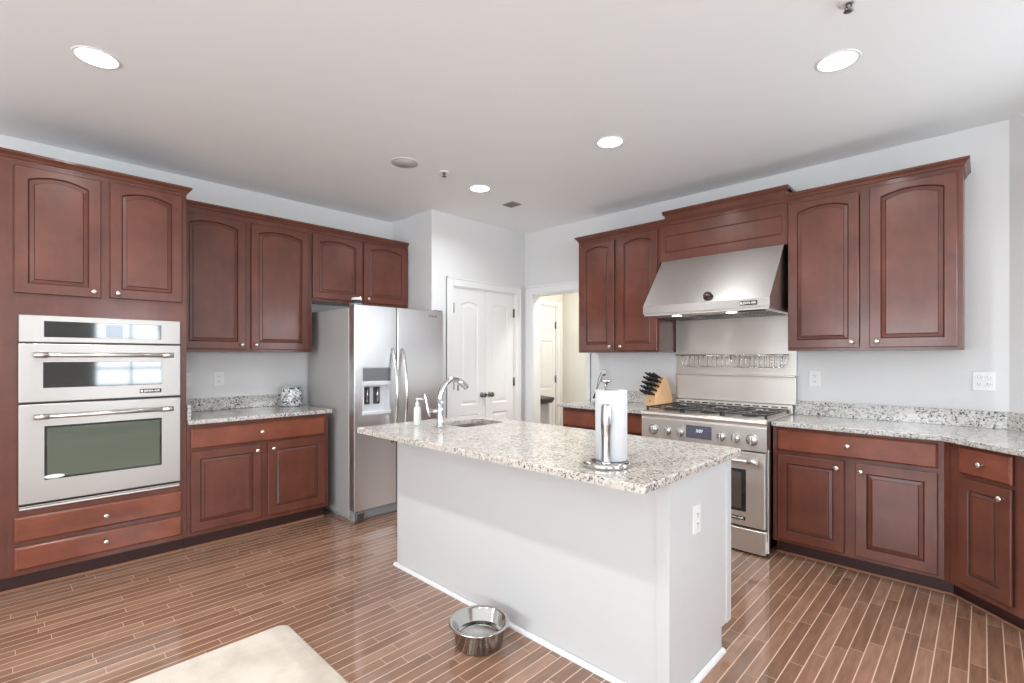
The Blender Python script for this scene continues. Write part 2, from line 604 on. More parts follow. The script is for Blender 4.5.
# ------------------------------------------------------------------ room shell
XL, YR, XC = -4.56, 4.21, 0.11          # left wall, range wall, bend to the angled wall
XR, YB = 2.4, -3.5
D45 = 1.55                               # run of the angled wall along x and y
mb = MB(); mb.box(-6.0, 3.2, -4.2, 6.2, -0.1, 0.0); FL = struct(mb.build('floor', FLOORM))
mb = MB(); mb.box(-6.0, 3.2, -4.2, 6.2, CEIL, CEIL + 0.1); struct(mb.build('ceiling', CEILM))
mb = MB(); mb.box(XL - 0.12, XL, YB, 2.99, 0, CEIL); struct(mb.build('wall_left', PAINT))
mb = MB(); mb.box(XL, -3.86 - 0.12, 2.87, 2.99, 0, CEIL)
mb.box(-3.98, -3.86, 2.87, 3.13, 0, CEIL).box(-3.98, -3.86, 4.045, YR + 0.12, 0, CEIL).box(-3.98, -3.86, 3.13, 4.045, 2.07, CEIL)
mb.box(-4.5, -4.45, 2.99, 4.3, 0, CEIL)
struct(mb.build('wall_pantry', PAINT))
mb = MB(); mb.box(-3.98, -3.735, YR, YR + 0.12, 0, CEIL).box(-3.735, -2.99, YR, YR + 0.12, 2.065, CEIL).box(-2.99, XC, YR, YR + 0.12, 0, CEIL)
struct(mb.build('wall_range', PAINT))
mb = MB()
def seg45(a, b, z0, z1):
    p0, p1 = (XC + a * 0.7071, YR - a * 0.7071), (XC + b * 0.7071, YR - b * 0.7071)
    o = 0.085
    mb.prism([p0, p1, (p1[0] + o, p1[1] + o), (p0[0] + o, p0[1] + o)], z0, z1, 'z')
LA = D45 / 0.7071
seg45(0, 0.42, 0, CEIL); seg45(1.42, LA, 0, CEIL); seg45(0.42, 1.42, 0, 1.13); seg45(0.42, 1.42, 2.3, CEIL)
mb.prism([(XC + D45, YR - D45), (XR, YR - D45), (XR, YR - D45 + 0.12), (XC + D45 + 0.09, YR - D45 + 0.12)], 0, CEIL, 'z')
struct(mb.build('wall_angled', PAINT))
# right wall with a window opening y -0.1..2.4, z 0.75..2.4
mb = MB(); mb.box(XR, XR + 0.12, YB, -2.0, 0, CEIL).box(XR, XR + 0.12, -0.6, 0.95, 0, CEIL).box(XR, XR + 0.12, 1.95, YR - D45 + 0.12, 0, CEIL)
for a, b in ((-2.0, -0.6), (0.95, 1.95)):
    mb.box(XR, XR + 0.12, a, b, 0, 0.72).box(XR, XR + 0.12, a, b, 2.5, CEIL)
struct(mb.build('wall_right', PAINT))
mb = MB()
mb.box(XL, -2.35, YB - 0.12, YB, 0, CEIL).box(-0.45, 0.05, YB - 0.12, YB, 0, CEIL).box(1.95, XR, YB - 0.12, YB, 0, CEIL)
for a, b in ((-2.35, -0.45), (0.05, 1.95)):
    mb.box(a, b, YB - 0.12, YB, 0, 0.5).box(a, b, YB - 0.12, YB, 2.55, CEIL)
struct(mb.build('wall_rear', PAINT))
def window(n, axis, a0, a1, z0, z1, p):
    mb = MB()
    def bx(u0, u1, w0, w1, d0, d1):
        if axis == 'x':
            mb.box(p + d0, p + d1, u0, u1, w0, w1)
        else:
            mb.box(u0, u1, p + d0, p + d1, w0, w1)
    k = 0.05
    bx(a0, a0 + k, z0, z1, -0.02, 0.05); bx(a1 - k, a1, z0, z1, -0.02, 0.05)
    bx(a0, a1, z0, z0 + k, -0.02, 0.05); bx(a0, a1, z1 - k, z1, -0.02, 0.05)
    nseg = 1 if (a1 - a0) < 1.2 else 2
    for i in range(1, nseg):
        c = a0 + (a1 - a0) * i / nseg
        bx(c - 0.045, c + 0.045, z0, z1, -0.02, 0.05)
    for i in range(nseg):
        s0 = a0 + (a1 - a0) * i / nseg; s1 = a0 + (a1 - a0) * (i + 1) / nseg
        bx((s0 + s1) / 2 - 0.012, (s0 + s1) / 2 + 0.012, z0, z1, 0, 0.03)
    for j in range(1, 4):
        z = z0 + (z1 - z0) * j / 4
        h = 0.025 if j == 2 else 0.012
        bx(a0, a1, z - h, z + h, 0, 0.03)
    return struct(mb.build('window_%d' % n, TRIMW))
window(1, 'x', 0.95, 1.95, 0.72, 2.5, XR + 0.03)
window(2, 'y', -2.35, -0.45, 0.5, 2.55, YB - 0.09)
window(3, 'y', 0.05, 1.95, 0.5, 2.55, YB - 0.09)
window(5, 'x', -2.0, -0.6, 0.72, 2.5, XR + 0.03)
added_window = window(4, 'y', 0.42, 1.42, 1.13, 2.3, 0.02)  # unseen window, added to give the fridge a bright reflection
added_window.location = (XC, YR, 0)
added_window.rotation_euler = (0, 0, R(-45))
# hall beyond the opening
mb = MB(); mb.box(-4.32, -4.2, YR + 0.12, 4.43, 0, CEIL).box(-4.32, -4.2, 5.22, 5.5, 0, CEIL).box(-4.32, -4.2, 4.43, 5.22, 2.04, CEIL)
mb.box(-4.6, -4.55, 4.3, 5.4, 0, CEIL)
struct(mb.build('wall_hall_left', HALLPAINT))
mb = MB(); mb.box(-4.32, -1.5, 5.36, 5.48, 0, CEIL); struct(mb.build('wall_hall_back', HALLPAINT))
mb = MB(); mb.box(-1.6, -1.5, YR + 0.12, 5.4, 0, CEIL); struct(mb.build('wall_hall_right', HALLPAINT))

def casing(n, origin, rz, a0, a1, zt, w=0.085, right_w=None):
    t = MB()
    rw = right_w or w
    for (u0, u1, z0, z1) in ((a0 - w, a0, 0, zt + w), (a1, a1 + rw, 0, zt + w), (a0, a1, zt, zt + w)):
        t.box(u0, u1, -0.016, 0, z0, z1, 0.003)
    t.box(a0 - w, a0 - w + 0.018, -0.022, 0, 0, zt + w, 0.003).box(a1 + rw - 0.018, a1 + rw, -0.022, 0, 0, zt + w, 0.003)
    t.box(a0 - w, a1 + rw, -0.022, 0, zt + w - 0.018, zt + w, 0.003)
    t.box(a0 - 0.001, a0 + 0.012, -0.004, 0.12, 0, zt).box(a1 - 0.012, a1 + 0.001, -0.004, 0.12, 0, zt).box(a0, a1, -0.004, 0.12, zt - 0.012, zt + 0.001)
    o = t.build('trim_%d' % n, TRIMW, weld=False)
    o.location = origin
    o.rotation_euler = (0, 0, R(rz))
    return struct(o)
casing(1, (-3.86, 0, 0), 90, 3.13, 4.045, 2.07)
casing(2, (0, YR, 0), 0, -3.735, -2.99, 2.065, 0.095, 0.06)
casing(3, (-4.2, 0, 0), 90, 4.43, 5.22, 2.04)

def room_door(n, origin, rz, x0, x1, z0, z1, cells, knob_at, hinge_x, hinge_zs):
    mb = MB()
    slab_sides(mb, x0, x1, z0, z1, 0.0, 0.035, 0.002)
    prof = ((0, 0), (0.006, 0.005), (0.012, 0.008), (0.022, 0.008), (0.045, 0.002))
    for (cx0, cx1, cz0, cz1, s, rb, rt, ar) in cells:
        mb.loops(panel_loops(cx0, cx1, cz0, cz1, 0.0, s, rb, rt, ar, prof=prof))
    d = mb.build('door_%d' % n, TRIMW, weld=False)
    d.location = origin
    d.rotation_euler = (0, 0, R(rz))
    struct(d)
    if knob_at:
        k = MB()
        k.lathe([(0.027, 0), (0.027, 0.006), (0.011, 0.010), (0.010, 0.026), (0.022, 0.034), (0.028, 0.045), (0.025, 0.058), (0.012, 0.064), (0, 0.065)], n=24, M=RX90)
        ko = k.build('door_knob', STEELDK, d)
        ko.location = (knob_at[0], 0, knob_at[1])
    for z in hinge_zs:
        h = MB()
        h.tube([(hinge_x, -0.006, z - 0.05), (hinge_x, -0.006, z + 0.05)], 0.008, 8)
        h.box(hinge_x - 0.016, hinge_x + 0.016, -0.002, 0.0, z - 0.045, z + 0.045)
        h.build('hinge', STEELDK, d)
    return d
PZ = [(0.012, 0.80), (0.80, 2.06)]
def leaf_cells(x0, x1):
    return [(x0 + 0.002, x1 - 0.002, 0.014, 0.80, 0.10, 0.20, 0.05, 0.0), (x0 + 0.002, x1 - 0.002, 0.80, 2.056, 0.10, 0.05, 0.13, 0.03)]
room_door(1, (-3.868, 0, 0), 90, 3.146, 3.5875, 0.012, 2.058, leaf_cells(3.146, 3.5875), (3.535, 0.945), 3.144, (1.85, 1.07, 0.25))
room_door(2, (-3.868, 0, 0), 90, 3.5915, 4.030, 0.012, 2.058, leaf_cells(3.5915, 4.030), (3.645, 0.945), 4.032, (1.85, 1.07, 0.25))
six = []
for (c0, c1) in ((4.446, 4.825), (4.825, 5.204)):
    six += [(c0, c1, 0.014, 0.86, 0.09 if c0 < 4.5 else 0.055, 0.20, 0.06, 0), (c0, c1, 0.86, 1.62, 0.09 if c0 < 4.5 else 0.055, 0.06, 0.05, 0), (c0, c1, 1.62, 2.026, 0.09 if c0 < 4.5 else 0.055, 0.05, 0.13, 0)]
room_door(3, (-4.208, 0, 0), 90, 4.444, 5.206, 0.012, 2.028, six, (4.50, 0.95), 5.208, (1.78, 1.05, 0.25))

def base_strip(name, x0, x1, y0, y1, h=0.11):
    b = MB(); b.box(x0, x1, y0, y1, 0, h, 0.004); return struct(b.build(name, TRIMW))
base_strip('baseboard_left', XL, XL + 0.015, YB, -0.12)
base_strip('baseboard_rear', XL, XR, YB, YB + 0.015)
base_strip('baseboard_right', XR - 0.015, XR, YB, YR - D45)
base_strip('baseboard_pantry', -3.86, -3.845, 2.87, 3.045)
base_strip('baseboard_hall', -4.2, -1.6, 5.345, 5.36)

# ------------------------------------------------------------------ ceiling fittings
def can(loc, label):
    t = thing('recessed_light', label, 'ceiling light', loc, 0, 'recessed ceiling lights')
    mb = MB()
    mb.lathe([(0.080, 0.0), (0.081, -0.004), (0.091, -0.004), (0.094, -0.001), (0.094, 0.0)], n=36, cap=False)
    lab(mb.build('trim_ring', TRIMW, t), 'white ring round the lamp')
    mb = MB()
    mb.lathe([(0.0, -0.0015), (0.080, -0.0015), (0.080, 0.0)], n=36, cap=False)
    mb.build('lens', BULB, t)
    l = bpy.data.lights.new('recessed_lamp', 'AREA')
    l.shape = 'DISK'; l.size = 0.12; l.energy = CAN_POWER; l.color = CAN_COLOR; l.spread = R(150)
    o = bpy.data.objects.new('recessed_lamp', l); COL.objects.link(o); o.parent = t; o.location = (0, 0, -0.006)
    return t
CANS = [((-3.06, 0.30, CEIL), 'recessed light in the ceiling in front of the wall oven, near the top left corner'),
        ((-0.51, 2.80, CEIL), 'large recessed light in the ceiling nearest the right-hand upper cabinets'),
        ((-1.795, 2.80, CEIL), 'recessed light in the ceiling above the island and range, middle of the row'),
        ((-3.086, 2.80, CEIL), 'small recessed light in the ceiling near the fridge and the pantry doors'),
        ((-1.78, 0.30, CEIL), 'recessed light in the ceiling in front of the island, above the frame'),
        ((-0.50, 0.30, CEIL), 'recessed light in the ceiling above the viewer, above the frame'),
        ((-3.06, -2.2, CEIL), 'recessed light in the ceiling near the rear window behind the viewer, left'),
        ((-0.50, -2.2, CEIL), 'recessed light in the ceiling near the rear window behind the viewer, right')]
for loc, lb in CANS:
    can(loc, lb)
t = thing('ceiling_speaker', 'round grey speaker grille set flush in the ceiling', 'speaker', (-3.08, 2.045, CEIL))
mb = MB(); mb.lathe([(0, -0.005), (0.094, -0.004), (0.094, 0)], n=40, cap=False); mb.build('grille', SPEAKERM, t)
mb = MB(); mb.lathe([(0.095, 0), (0.096, -0.006), (0.106, -0.004), (0.108, 0)], n=40, cap=False); mb.build('rim', TRIMW, t)
def sprinkler(loc, label):
    t = thing('sprinkler_head', label, 'sprinkler', loc)
    mb = MB(); mb.lathe([(0.034, 0), (0.032, -0.006), (0.012, -0.010), (0.012, 0)], n=24, cap=False); mb.build('escutcheon', WHITEPL, t)
    mb = MB(); mb.lathe([(0.009, -0.005), (0.009, -0.020), (0.004, -0.022), (0.004, -0.034), (0.017, -0.036), (0.017, -0.038), (0, -0.039)], n=16)
    for s in (-1, 1):
        mb.tube([(s * 0.008, 0, -0.012), (s * 0.012, 0, -0.022), (s * 0.004, 0, -0.034)], 0.002, 6)
    mb.build('nozzle', STEELDK, t)
sprinkler((-3.01, 2.358, CEIL), 'small sprinkler head on the ceiling between the round speaker and the far light')
sprinkler((-0.394, 2.365, CEIL), 'sprinkler head on the ceiling at the very top edge, above the large right light')
t = thing('ceiling_vent', 'small square grey air vent in the ceiling near the pantry wall', 'vent', (-3.19, 3.30, CEIL))
mb = MB(); mb.box(-0.07, 0.07, -0.06, 0.06, -0.006, 0.0, 0.002); mb.build('frame', VENTM, t)
mb = MB()
for i in range(8):
    mb.box(-0.055, 0.055, -0.045 + i * 0.0125, -0.040 + i * 0.0125, -0.010, -0.005)
mb.build('louvre', VENTM, t)

# ------------------------------------------------------------------ left wall cabinets (local x -> +Y, front -> +X)
FX = -3.95
t = thing('tall_oven_cabinet', 'tall cherry cabinet housing the built-in wall ovens, at the far left', 'cabinet', (FX, 0.0, 0), 90)
mb = MB()
mb.box(0.0, 0.02, 0.02, 0.605, 0.105, 2.462).box(0.84, 0.86, 0.02, 0.605, 0.105, 2.462)   # sides
mb.box(0.02, 0.84, 0.56, 0.605, 0.105, 2.462).box(0.02, 0.84, 0.02, 0.56, 2.44, 2.462)
mb.box(0.02, 0.84, 0.02, 0.56, 0.105, 0.125).box(0.02, 0.84, 0.02, 0.56, 1.62, 1.64)
mb.box(0.0, 0.05, 0, 0.02, 0.105, 2.462).box(0.817, 0.86, 0, 0.02, 0.105, 2.462)            # face frame
mb.box(0.05, 0.817, 0, 0.02, 1.593, 1.73).box(0.05, 0.817, 0, 0.02, 2.42, 2.462)
mb.box(0.05, 0.817, 0, 0.02, 0.425, 0.472).box(0.05, 0.817, 0, 0.02, 0.105, 0.145).box(0.05, 0.817, 0, 0.02, 0.265, 0.30)
mb.box(0.40, 0.455, 0, 0.02, 1.73, 2.42)
mb.box(-0.10, 0.0, 0.0, 0.605, 0.105, 2.462)                                                 # filler panel at the outer end
mb.box(-0.012, -0.004, -0.004, 0.01, 0.105, 2.462)
mb.build('body', WOOD, t, weld=False)
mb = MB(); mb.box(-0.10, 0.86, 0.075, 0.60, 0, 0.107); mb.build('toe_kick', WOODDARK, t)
mb = MB(); mb.box(-0.08, 0.86, 0.062, 0.075, 0, 0.014, 0.004); lab(mb.build('shoe_strip', SHOE, t), 'thin strip along the floor with glare painted in')
d = cab_door(t, 0.028, 0.407, 1.715, 2.44, 0.030); knob(d, 0.372, 1.750)
d = cab_door(t, 0.450, 0.832, 1.72, 2.445, 0.030); knob(d, 0.487, 1.750)
d = drawer_front(t, 0.029, 0.832, 0.296, 0.436); knob(d, 0.43, 0.366)
d = drawer_front(t, 0.029, 0.832, 0.137, 0.266); knob(d, 0.43, 0.205)
crown(t, [(-0.10, 0.0), (0.86, 0.0), (0.86, 0.26)], 2.4622)

# wall oven
t = thing('double_oven', 'stainless double wall oven with microwave on top, built into the tall cabinet', 'oven', (FX, 0.0, 0), 90)
mb = MB(); mb.box(0.050, 0.817, -0.004, 0.55, 0.478, 1.588); mb.build('body', BLACK, t)
mb = MB(); mb.box(0.046, 0.821, -0.022, -0.001, 1.436, 1.592, 0.003); cp = mb.build('control_panel', STEELO, t)
mb = MB(); mb.box(0.151, 0.714, -0.024, -0.020, 1.466, 1.560, 0.001); lab(mb.build('panel_glass', GLASSBLK, cp), 'black glass control strip')
mb = MB(); mb.box(0.430, 0.512, -0.0245, -0.022, 1.472, 1.550); mb.build('screen', LCD, cp)
mb = MB(); mb.box(0.046, 0.821, -0.030, -0.001, 1.089, 1.428, 0.004, 2); md = mb.build('microwave_door', STEELO, t)
mb = MB(); mb.box(0.147, 0.715, -0.032, -0.027, 1.170, 1.320, 0.001); mb.build('window_glass', GLASSBLK, md)
def bar_handle(parent, x0, x1, z, y0, r=0.013, off=0.055):
    mb = MB()
    mb.tube([(x0, y0 - off, z), (x1, y0 - off, z)], r, 16)
    for x, s in ((x0, 1), (x1, -1)):
        mb.tube([(x - s * 0.004, y0 - off, z), (x + s * 0.055, y0 - off, z)], r * 1.25, 16)
        mb.tube([(x + s * 0.03, y0 + 0.001, z), (x + s * 0.03, y0 - off, z)], [r * 1.25, r * 0.95], 12)
    return mb.build('handle', SATIN, parent, weld=False)
bar_handle(md, 0.11, 0.765, 1.362, -0.030)
badge(md, 0.655, -0.030, 1.130, 0.115, 0.026)
mb = MB(); mb.box(0.046, 0.821, -0.030, -0.001, 0.510, 1.078, 0.004, 2); od = mb.build('oven_door', STEELO, t)
mb = MB(); mb.box(0.152, 0.715, -0.032, -0.027, 0.636, 0.948, 0.001); mb.build('window_glass', GLASSBLK, od)
mb = MB(); mb.box(0.164, 0.703, -0.0325, -0.0305, 0.648, 0.936, 0.0005); lab(mb.build('inner_window', OVENGLASS, od), 'middle of the oven glass, tinted with a painted reflection')
mb = MB(); mb.prism([(0.195 + 0.045 * math.cos(a * math.pi / 12), 0.652 + 0.012 * math.sin(a * math.pi / 12)) for a in range(24)], -0.0335, -0.032, 'y'); lab(mb.build('oval_sticker', WHITEPL, od), 'small pale oval sticker in the corner of the glass')
bar_handle(od, 0.112, 0.765, 1.008, -0.030)
mb = MB(); mb.box(0.048, 0.819, -0.012, -0.001, 0.474, 0.486, 0.002).box(0.048, 0.819, -0.009, -0.001, 0.489, 0.494, 0.001)
mb.build('bottom_trim', STEEL, t, weld=False)

# base cabinet beside the oven
def base_body(t, w, depth=0.545, ends=(True, True), mids=()):
    mb = MB()
    mb.box(0, 0.02, 0.02, depth, 0.105, 0.882).box(w - 0.02, w, 0.02, depth, 0.105, 0.882).box(0.02, w - 0.02, depth - 0.02, depth, 0.105, 0.882)
    mb.box(0.02, w - 0.02, 0.02, depth - 0.02, 0.105, 0.125)
    mb.box(0, 0.045, 0, 0.02, 0.105, 0.882).box(w - 0.045, w, 0, 0.02, 0.105, 0.882)
    mb.box(0.045, w - 0.045, 0, 0.02, 0.84, 0.882).box(0.045, w - 0.045, 0, 0.02, 0.675, 0.735).box(0.045, w - 0.045, 0, 0.02, 0.105, 0.16)
    for m in mids:
        mb.box(m - 0.04, m + 0.04, 0, 0.02, 0.16, 0.675)
    return mb.build('body', WOOD, t, weld=False)
t = thing('base_cabinet', 'cherry base cabinet with one wide drawer and two doors between wall oven and fridge', 'cabinet', (FX, 0.862, 0), 90, 'base cabinets')
base_body(t, 1.008, 0.605, mids=(0.502,))
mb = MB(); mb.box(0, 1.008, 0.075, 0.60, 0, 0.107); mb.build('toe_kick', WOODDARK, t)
mb = MB(); mb.box(0, 1.008, 0.062, 0.075, 0, 0.014, 0.004); lab(mb.build('shoe_strip', SHOE, t), 'thin strip along the floor with glare painted in')
d = drawer_front(t, 0.021, 0.973, 0.712, 0.855); knob(d, 0.478, 0.786)
d = cab_door(t, 0.021, 0.478, 0.137, 0.694); knob(d, 0.445, 0.648)
d = cab_door(t, 0.526, 0.973, 0.139, 0.694); knob(d, 0.560, 0.650)
t = thing('countertop', 'speckled granite countertop with low backsplash between wall oven and fridge', 'countertop', (FX, 0.862, 0), 90, 'granite countertops')
mb = MB(); mb.box(0.001, 1.025, -0.045, 0.608, 0.884, 0.914, 0.004, 2); mb.build('slab', GRAN, t)
mb = MB(); mb.box(0.02, 1.008, 0.585, 0.608, 0.915, 1.018, 0.002).box(0.001, 0.022, -0.02, 0.608, 0.915, 1.018, 0.002); mb.build('backsplash', GRAN, t, weld=False)

def upper(name, label, loc, rz, w, z0, z1, depth, doors, knobs, end_stile=0.02, group='upper cabinets'):
    t = thing(name, label, 'cabinet', loc, rz, group)
    mb = MB()
    mb.box(0, 0.018, 0.02, depth, z0, z1).box(w - 0.018, w, 0.02, depth, z0, z1).box(0.018, w - 0.018, depth - 0.012, depth, z0, z1)
    mb.box(0.018, w - 0.018, 0.02, depth - 0.012, z0, z0 + 0.018).box(0.018, w - 0.018, 0.02, depth - 0.012, z1 - 0.018, z1)
    mb.box(0, 0.035, 0, 0.02, z0, z1).box(w - 0.035, w, 0, 0.02, z0, z1).box(0.035, w - 0.035, 0, 0.02, z0, z0 + 0.04).box(0.035, w - 0.035, 0, 0.02, z1 - 0.05, z1)
    mb.box(w / 2 - 0.035, w / 2 + 0.035, 0, 0.02, z0 + 0.04, z1 - 0.05)
    mb.build('body', WOOD, t, weld=False)
    for (x0, x1, a, b), (kx, kz) in zip(doors, knobs):
        d = cab_door(t, x0, x1, a, b, 0.030)
        knob(d, kx, kz)
    return t
UX = -4.255
upper('upper_cabinet', 'cherry upper cabinet with two tall arched doors between the oven cabinet and the fridge', (UX, 0.862, 0), 90, 1.006, 1.392, 2.462, 0.303,
      [(0.02, 0.466, 1.412, 2.428), (0.506, 0.972, 1.412, 2.428)], [(0.435, 1.448), (0.540, 1.448)])
upper('upper_cabinet', 'short cherry cabinet with two small arched doors above the fridge', (UX, 1.870, 0), 90, 0.995, 1.850, 2.462, 0.303,
      [(0.0, 0.470, 1.870, 2.44), (0.494, 0.970, 1.870, 2.445)], [(0.435, 1.905), (0.530, 1.905)])
o = crown(None, [(UX, 0.872), (UX, 2.858)], 2.4622, 'crown_moulding')
o.data.transform(Matrix.Translation((0, 0, 0)))
tag(o, 'cherry crown moulding running above the left-hand upper cabinets and over the fridge', 'moulding')

# canister
t = thing('canister', 'speckled mosaic canister with flat lid on the left counter by the fridge', 'canister', (-4.438, 1.765, 0.9145))
mb = MB(); mb.lathe([(0.070, 0), (0.086, 0.003), (0.090, 0.02), (0.090, 0.10), (0.084, 0.135), (0.076, 0.158), (0.074, 0.165), (0.0, 0.165)], n=40); mb.build('jar', MOSAIC, t)
mb = MB(); mb.lathe([(0, 0.166), (0.080, 0.166), (0.082, 0.170), (0.080, 0.176), (0.04, 0.179), (0.012, 0.180), (0.008, 0.186), (0.010, 0.193), (0, 0.196)], n=40); mb.build('lid', mat('pale_green_glass', lin(176, 196, 188), 0.15), t)
outlet((XL, 1.222, 1.168), 90, 'white outlet on the wall above the left counter')
outlet((XL, 0.985, 1.168), 90, 'white outlet half hidden behind the edge of the oven cabinet')

# ------------------------------------------------------------------ fridge
t = thing('refrigerator', 'stainless side-by-side fridge with ice and water dispenser in the left door', 'fridge', (-3.66, 1.95, 0), 90)
W_, S_ = 0.910, 0.402
mb = MB(); mb.box(0.0, W_, 0.088, 0.86, 0.03, 1.758, 0.006).box(0.02, W_ - 0.02, 0.04, 0.8, 0.002, 0.05); lab(mb.build('body', GREYPAINT, t), 'matte grey side panels')
mb = MB(); mb.box(S_ - 0.004, S_ + 0.004, 0.004, 0.088, 0.097, 1.772); mb.build('door_gasket', BLACK, t)
def fridge_door(x0, x1, name, holes=None):
    mb = MB()
    n = 10
    def front(x):
        u = (x - x0) / (x1 - x0)
        return 0.010 * (2 * u - 1) ** 2 * (0.35) 
    prof = [(x0, 0.080), (x0, 0.007), (x0 + 0.002, 0.002), (x0 + 0.006, 0.0005)]
    prof += [(x0 + 0.012 + (x1 - x0 - 0.024) * i / n, 0.0) for i in range(1, n)]
    prof += [(x1 - 0.006, 0.0005), (x1 - 0.002, 0.002), (x1, 0.007), (x1, 0.080)]
    if holes:
        hx0, hx1, hz0, hz1 = holes
        for (a, b) in ((0.095, hz0), (hz1, 1.775)):
            mb.prism(prof, a, b, 'z')
        for (a, b) in ((x0, hx0), (hx1, x1)):
            pp = [p for p in prof if a <= p[0] <= b]
            if a == x0:
                pp = pp + [(hx0, 0.0), (hx0, 0.080)]
            else:
                pp = [(hx1, 0.080), (hx1, 0.0)] + pp
            mb.prism(pp, hz0, hz1, 'z')
        mb.box(hx0, hx1, 0.070, 0.080, hz0, hz1)
    else:
        mb.prism(prof, 0.095, 1.775, 'z')
    return mb.build(name, STEELV, t, weld=False)
fd = fridge_door(0.002, S_ - 0.004, 'freezer_door', (0.075, 0.340, 0.872, 1.262))
rd = fridge_door(S_ + 0.004, W_ - 0.002, 'fridge_door')
mb = MB()
mb.box(0.076, 0.339, 0.006, 0.069, 1.146, 1.261, 0.004)                      # upper control face
mb.box(0.076, 0.339, 0.055, 0.069, 0.873, 1.146)
mb.box(0.076, 0.090, 0.001, 0.069, 0.873, 1.146).box(0.325, 0.339, 0.001, 0.069, 0.873, 1.146)
mb.box(0.076, 0.339, -0.004, 0.069, 1.112, 1.146, 0.003)
mb.box(0.072, 0.343, -0.010, 0.069, 0.868, 0.900, 0.005)
dp = mb.build('dispenser', [mat('dispenser_silver', lin(222, 223, 226), 0.35, 0.2)], fd, weld=False)
mb = MB(); mb.box(0.082, 0.333, 0.0025, 0.0065, 1.152, 1.256, 0.001); lab(mb.build('dispenser_screen', mat('smoke_glass', lin(128, 128, 130), 0.1, 0.3), fd), 'grey glass control face of the dispenser')
for cx in (0.135, 0.230):
    mb = MB(); mb.box(cx - 0.028, cx + 0.028, 0.035, 0.055, 0.955, 1.098, 0.004); mb.build('paddle', DARKPL, fd)
    mb = MB(); mb.tube([(cx, 0.033, 0.975), (cx, 0.028, 1.09)], 0.008, 8); mb.build('lever', POLISH, fd)
for door, y, s in ((fd, S_ - 0.048, 1), (rd, S_ + 0.048, -1)):
    mb = MB()
    pts = []
    for i in range(19):
        u = i / 18
        pts.append((y, -0.012 - 0.068 * math.sin(math.pi * u) ** 0.75 if 0 < u < 1 else 0.0, 0.62 + 0.80 * u))
    mb.tube(pts, 0.0135, 12)
    mb.build('handle', POLISH, door)
mb = MB(); mb.box(0.01, W_ - 0.01, 0.02, 0.085, 0.012, 0.09, 0.006)
for i in range(3):
    mb.box(0.10, W_ - 0.1, 0.015, 0.02, 0.026 + i * 0.02, 0.034 + i * 0.02)
mb.build('toe_grille', GREYPL, t, weld=False)
mb = MB(); mb.box(0.02, 0.09, -0.002, 0.02, 0.005, 0.075, 0.004); mb.build('foot_cover', STEELDK, t)
mb = MB(); mb.box(0.733, 0.83, -0.003, 0.0, 1.720, 1.734, 0.001)
add_text(mb, 'JENN-AIR', 0.013, 0.78, -0.0034, 1.727, 1, 0.0002, 0.08)
lab(mb.build('badge', [POLISH, GREYPL], rd, weld=False), 'small silver badge')
for a, b in ((0.005, 0.075), (W_ - 0.075, W_ - 0.005)):
    mb = MB(); mb.box(a, b, 0.01, 0.09, 1.776, 1.79, 0.004); mb.build('hinge_cover', GREYPL, t)
# small box resting on top of the fridge
t = thing('door_sensor', 'small white and black gadget resting on the top front corner of the fridge', 'gadget', (-3.745, 2.02, 1.7965))
mb = MB(); mb.lathe([(0.034, 0), (0.036, 0.004), (0.036, 0.024), (0, 0.024)], n=24); mb.build('base', DARKPL, t)
mb = MB(); mb.lathe([(0.040, 0.0245), (0.042, 0.030), (0.040, 0.044), (0.02, 0.048), (0, 0.048)], n=24); mb.build('cap', WHITEPL, t)

# ------------------------------------------------------------------ range wall cabinets
FY, UY = 3.64, 3.89
def toe(t, w, x0=0.0):
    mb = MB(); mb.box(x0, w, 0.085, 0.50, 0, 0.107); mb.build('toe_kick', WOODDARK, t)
    mb = MB(); mb.box(x0, w, 0.072, 0.085, 0, 0.014, 0.004); lab(mb.build('shoe_strip', SHOE, t), 'thin strip along the floor with glare painted in')
t = thing('base_cabinet', 'cherry base cabinet left of the range, mostly hidden behind the island', 'cabinet', (-2.85, FY, 0), 0, 'base cabinets')
base_body(t, 0.873, mids=(0.4365,)); toe(t, 0.873)
d = drawer_front(t, 0.02, 0.853, 0.715, 0.862); knob(d, 0.4365, 0.79)
d = cab_door(t, 0.02, 0.42, 0.137, 0.694); knob(d, 0.385, 0.648)
d = cab_door(t, 0.455, 0.853, 0.137, 0.694); knob(d, 0.49, 0.648)
t = thing('countertop', 'short speckled granite countertop under the knife block, left of the range', 'countertop', (-2.85, FY, 0), 0, 'granite countertops')
mb = MB(); mb.box(-0.03, 0.874, -0.043, 0.568, 0.884, 0.914, 0.004, 2); mb.build('slab', GRAN, t)
mb = MB(); mb.box(0.0, 0.868, 0.546, 0.568, 0.915, 1.018, 0.002); mb.build('backsplash', GRAN, t)

t = thing('base_cabinet', 'cherry base cabinet with one wide drawer and two doors right of the range', 'cabinet', (-1.036, FY, 0), 0, 'base cabinets')
base_body(t, 0.881, mids=(0.44,)); toe(t, 0.914)
d = drawer_front(t, 0.028, 0.850, 0.724, 0.866); knob(d, 0.430, 0.798)
d = cab_door(t, 0.030, 0.410, 0.127, 0.698); knob(d, 0.372, 0.655)
d = cab_door(t, 0.467, 0.850, 0.127, 0.698); knob(d, 0.497, 0.652)
t = thing('base_cabinet', 'narrow angled cherry base cabinet with one drawer and one door at the right edge', 'cabinet', (-0.155, FY, 0), -45, 'base cabinets')
mb = MB()
mb.box(0.0, 0.47, 0, 0.02, 0.105, 0.882).box(0.0, 0.03, -0.006, 0.0, 0.105, 0.882)
mb.box(0.45, 0.47, 0.02, 0.54, 0.105, 0.882).box(0.26, 0.45, 0.50, 0.54, 0.105, 0.882).box(0.1, 0.45, 0.02, 0.3, 0.105, 0.12)
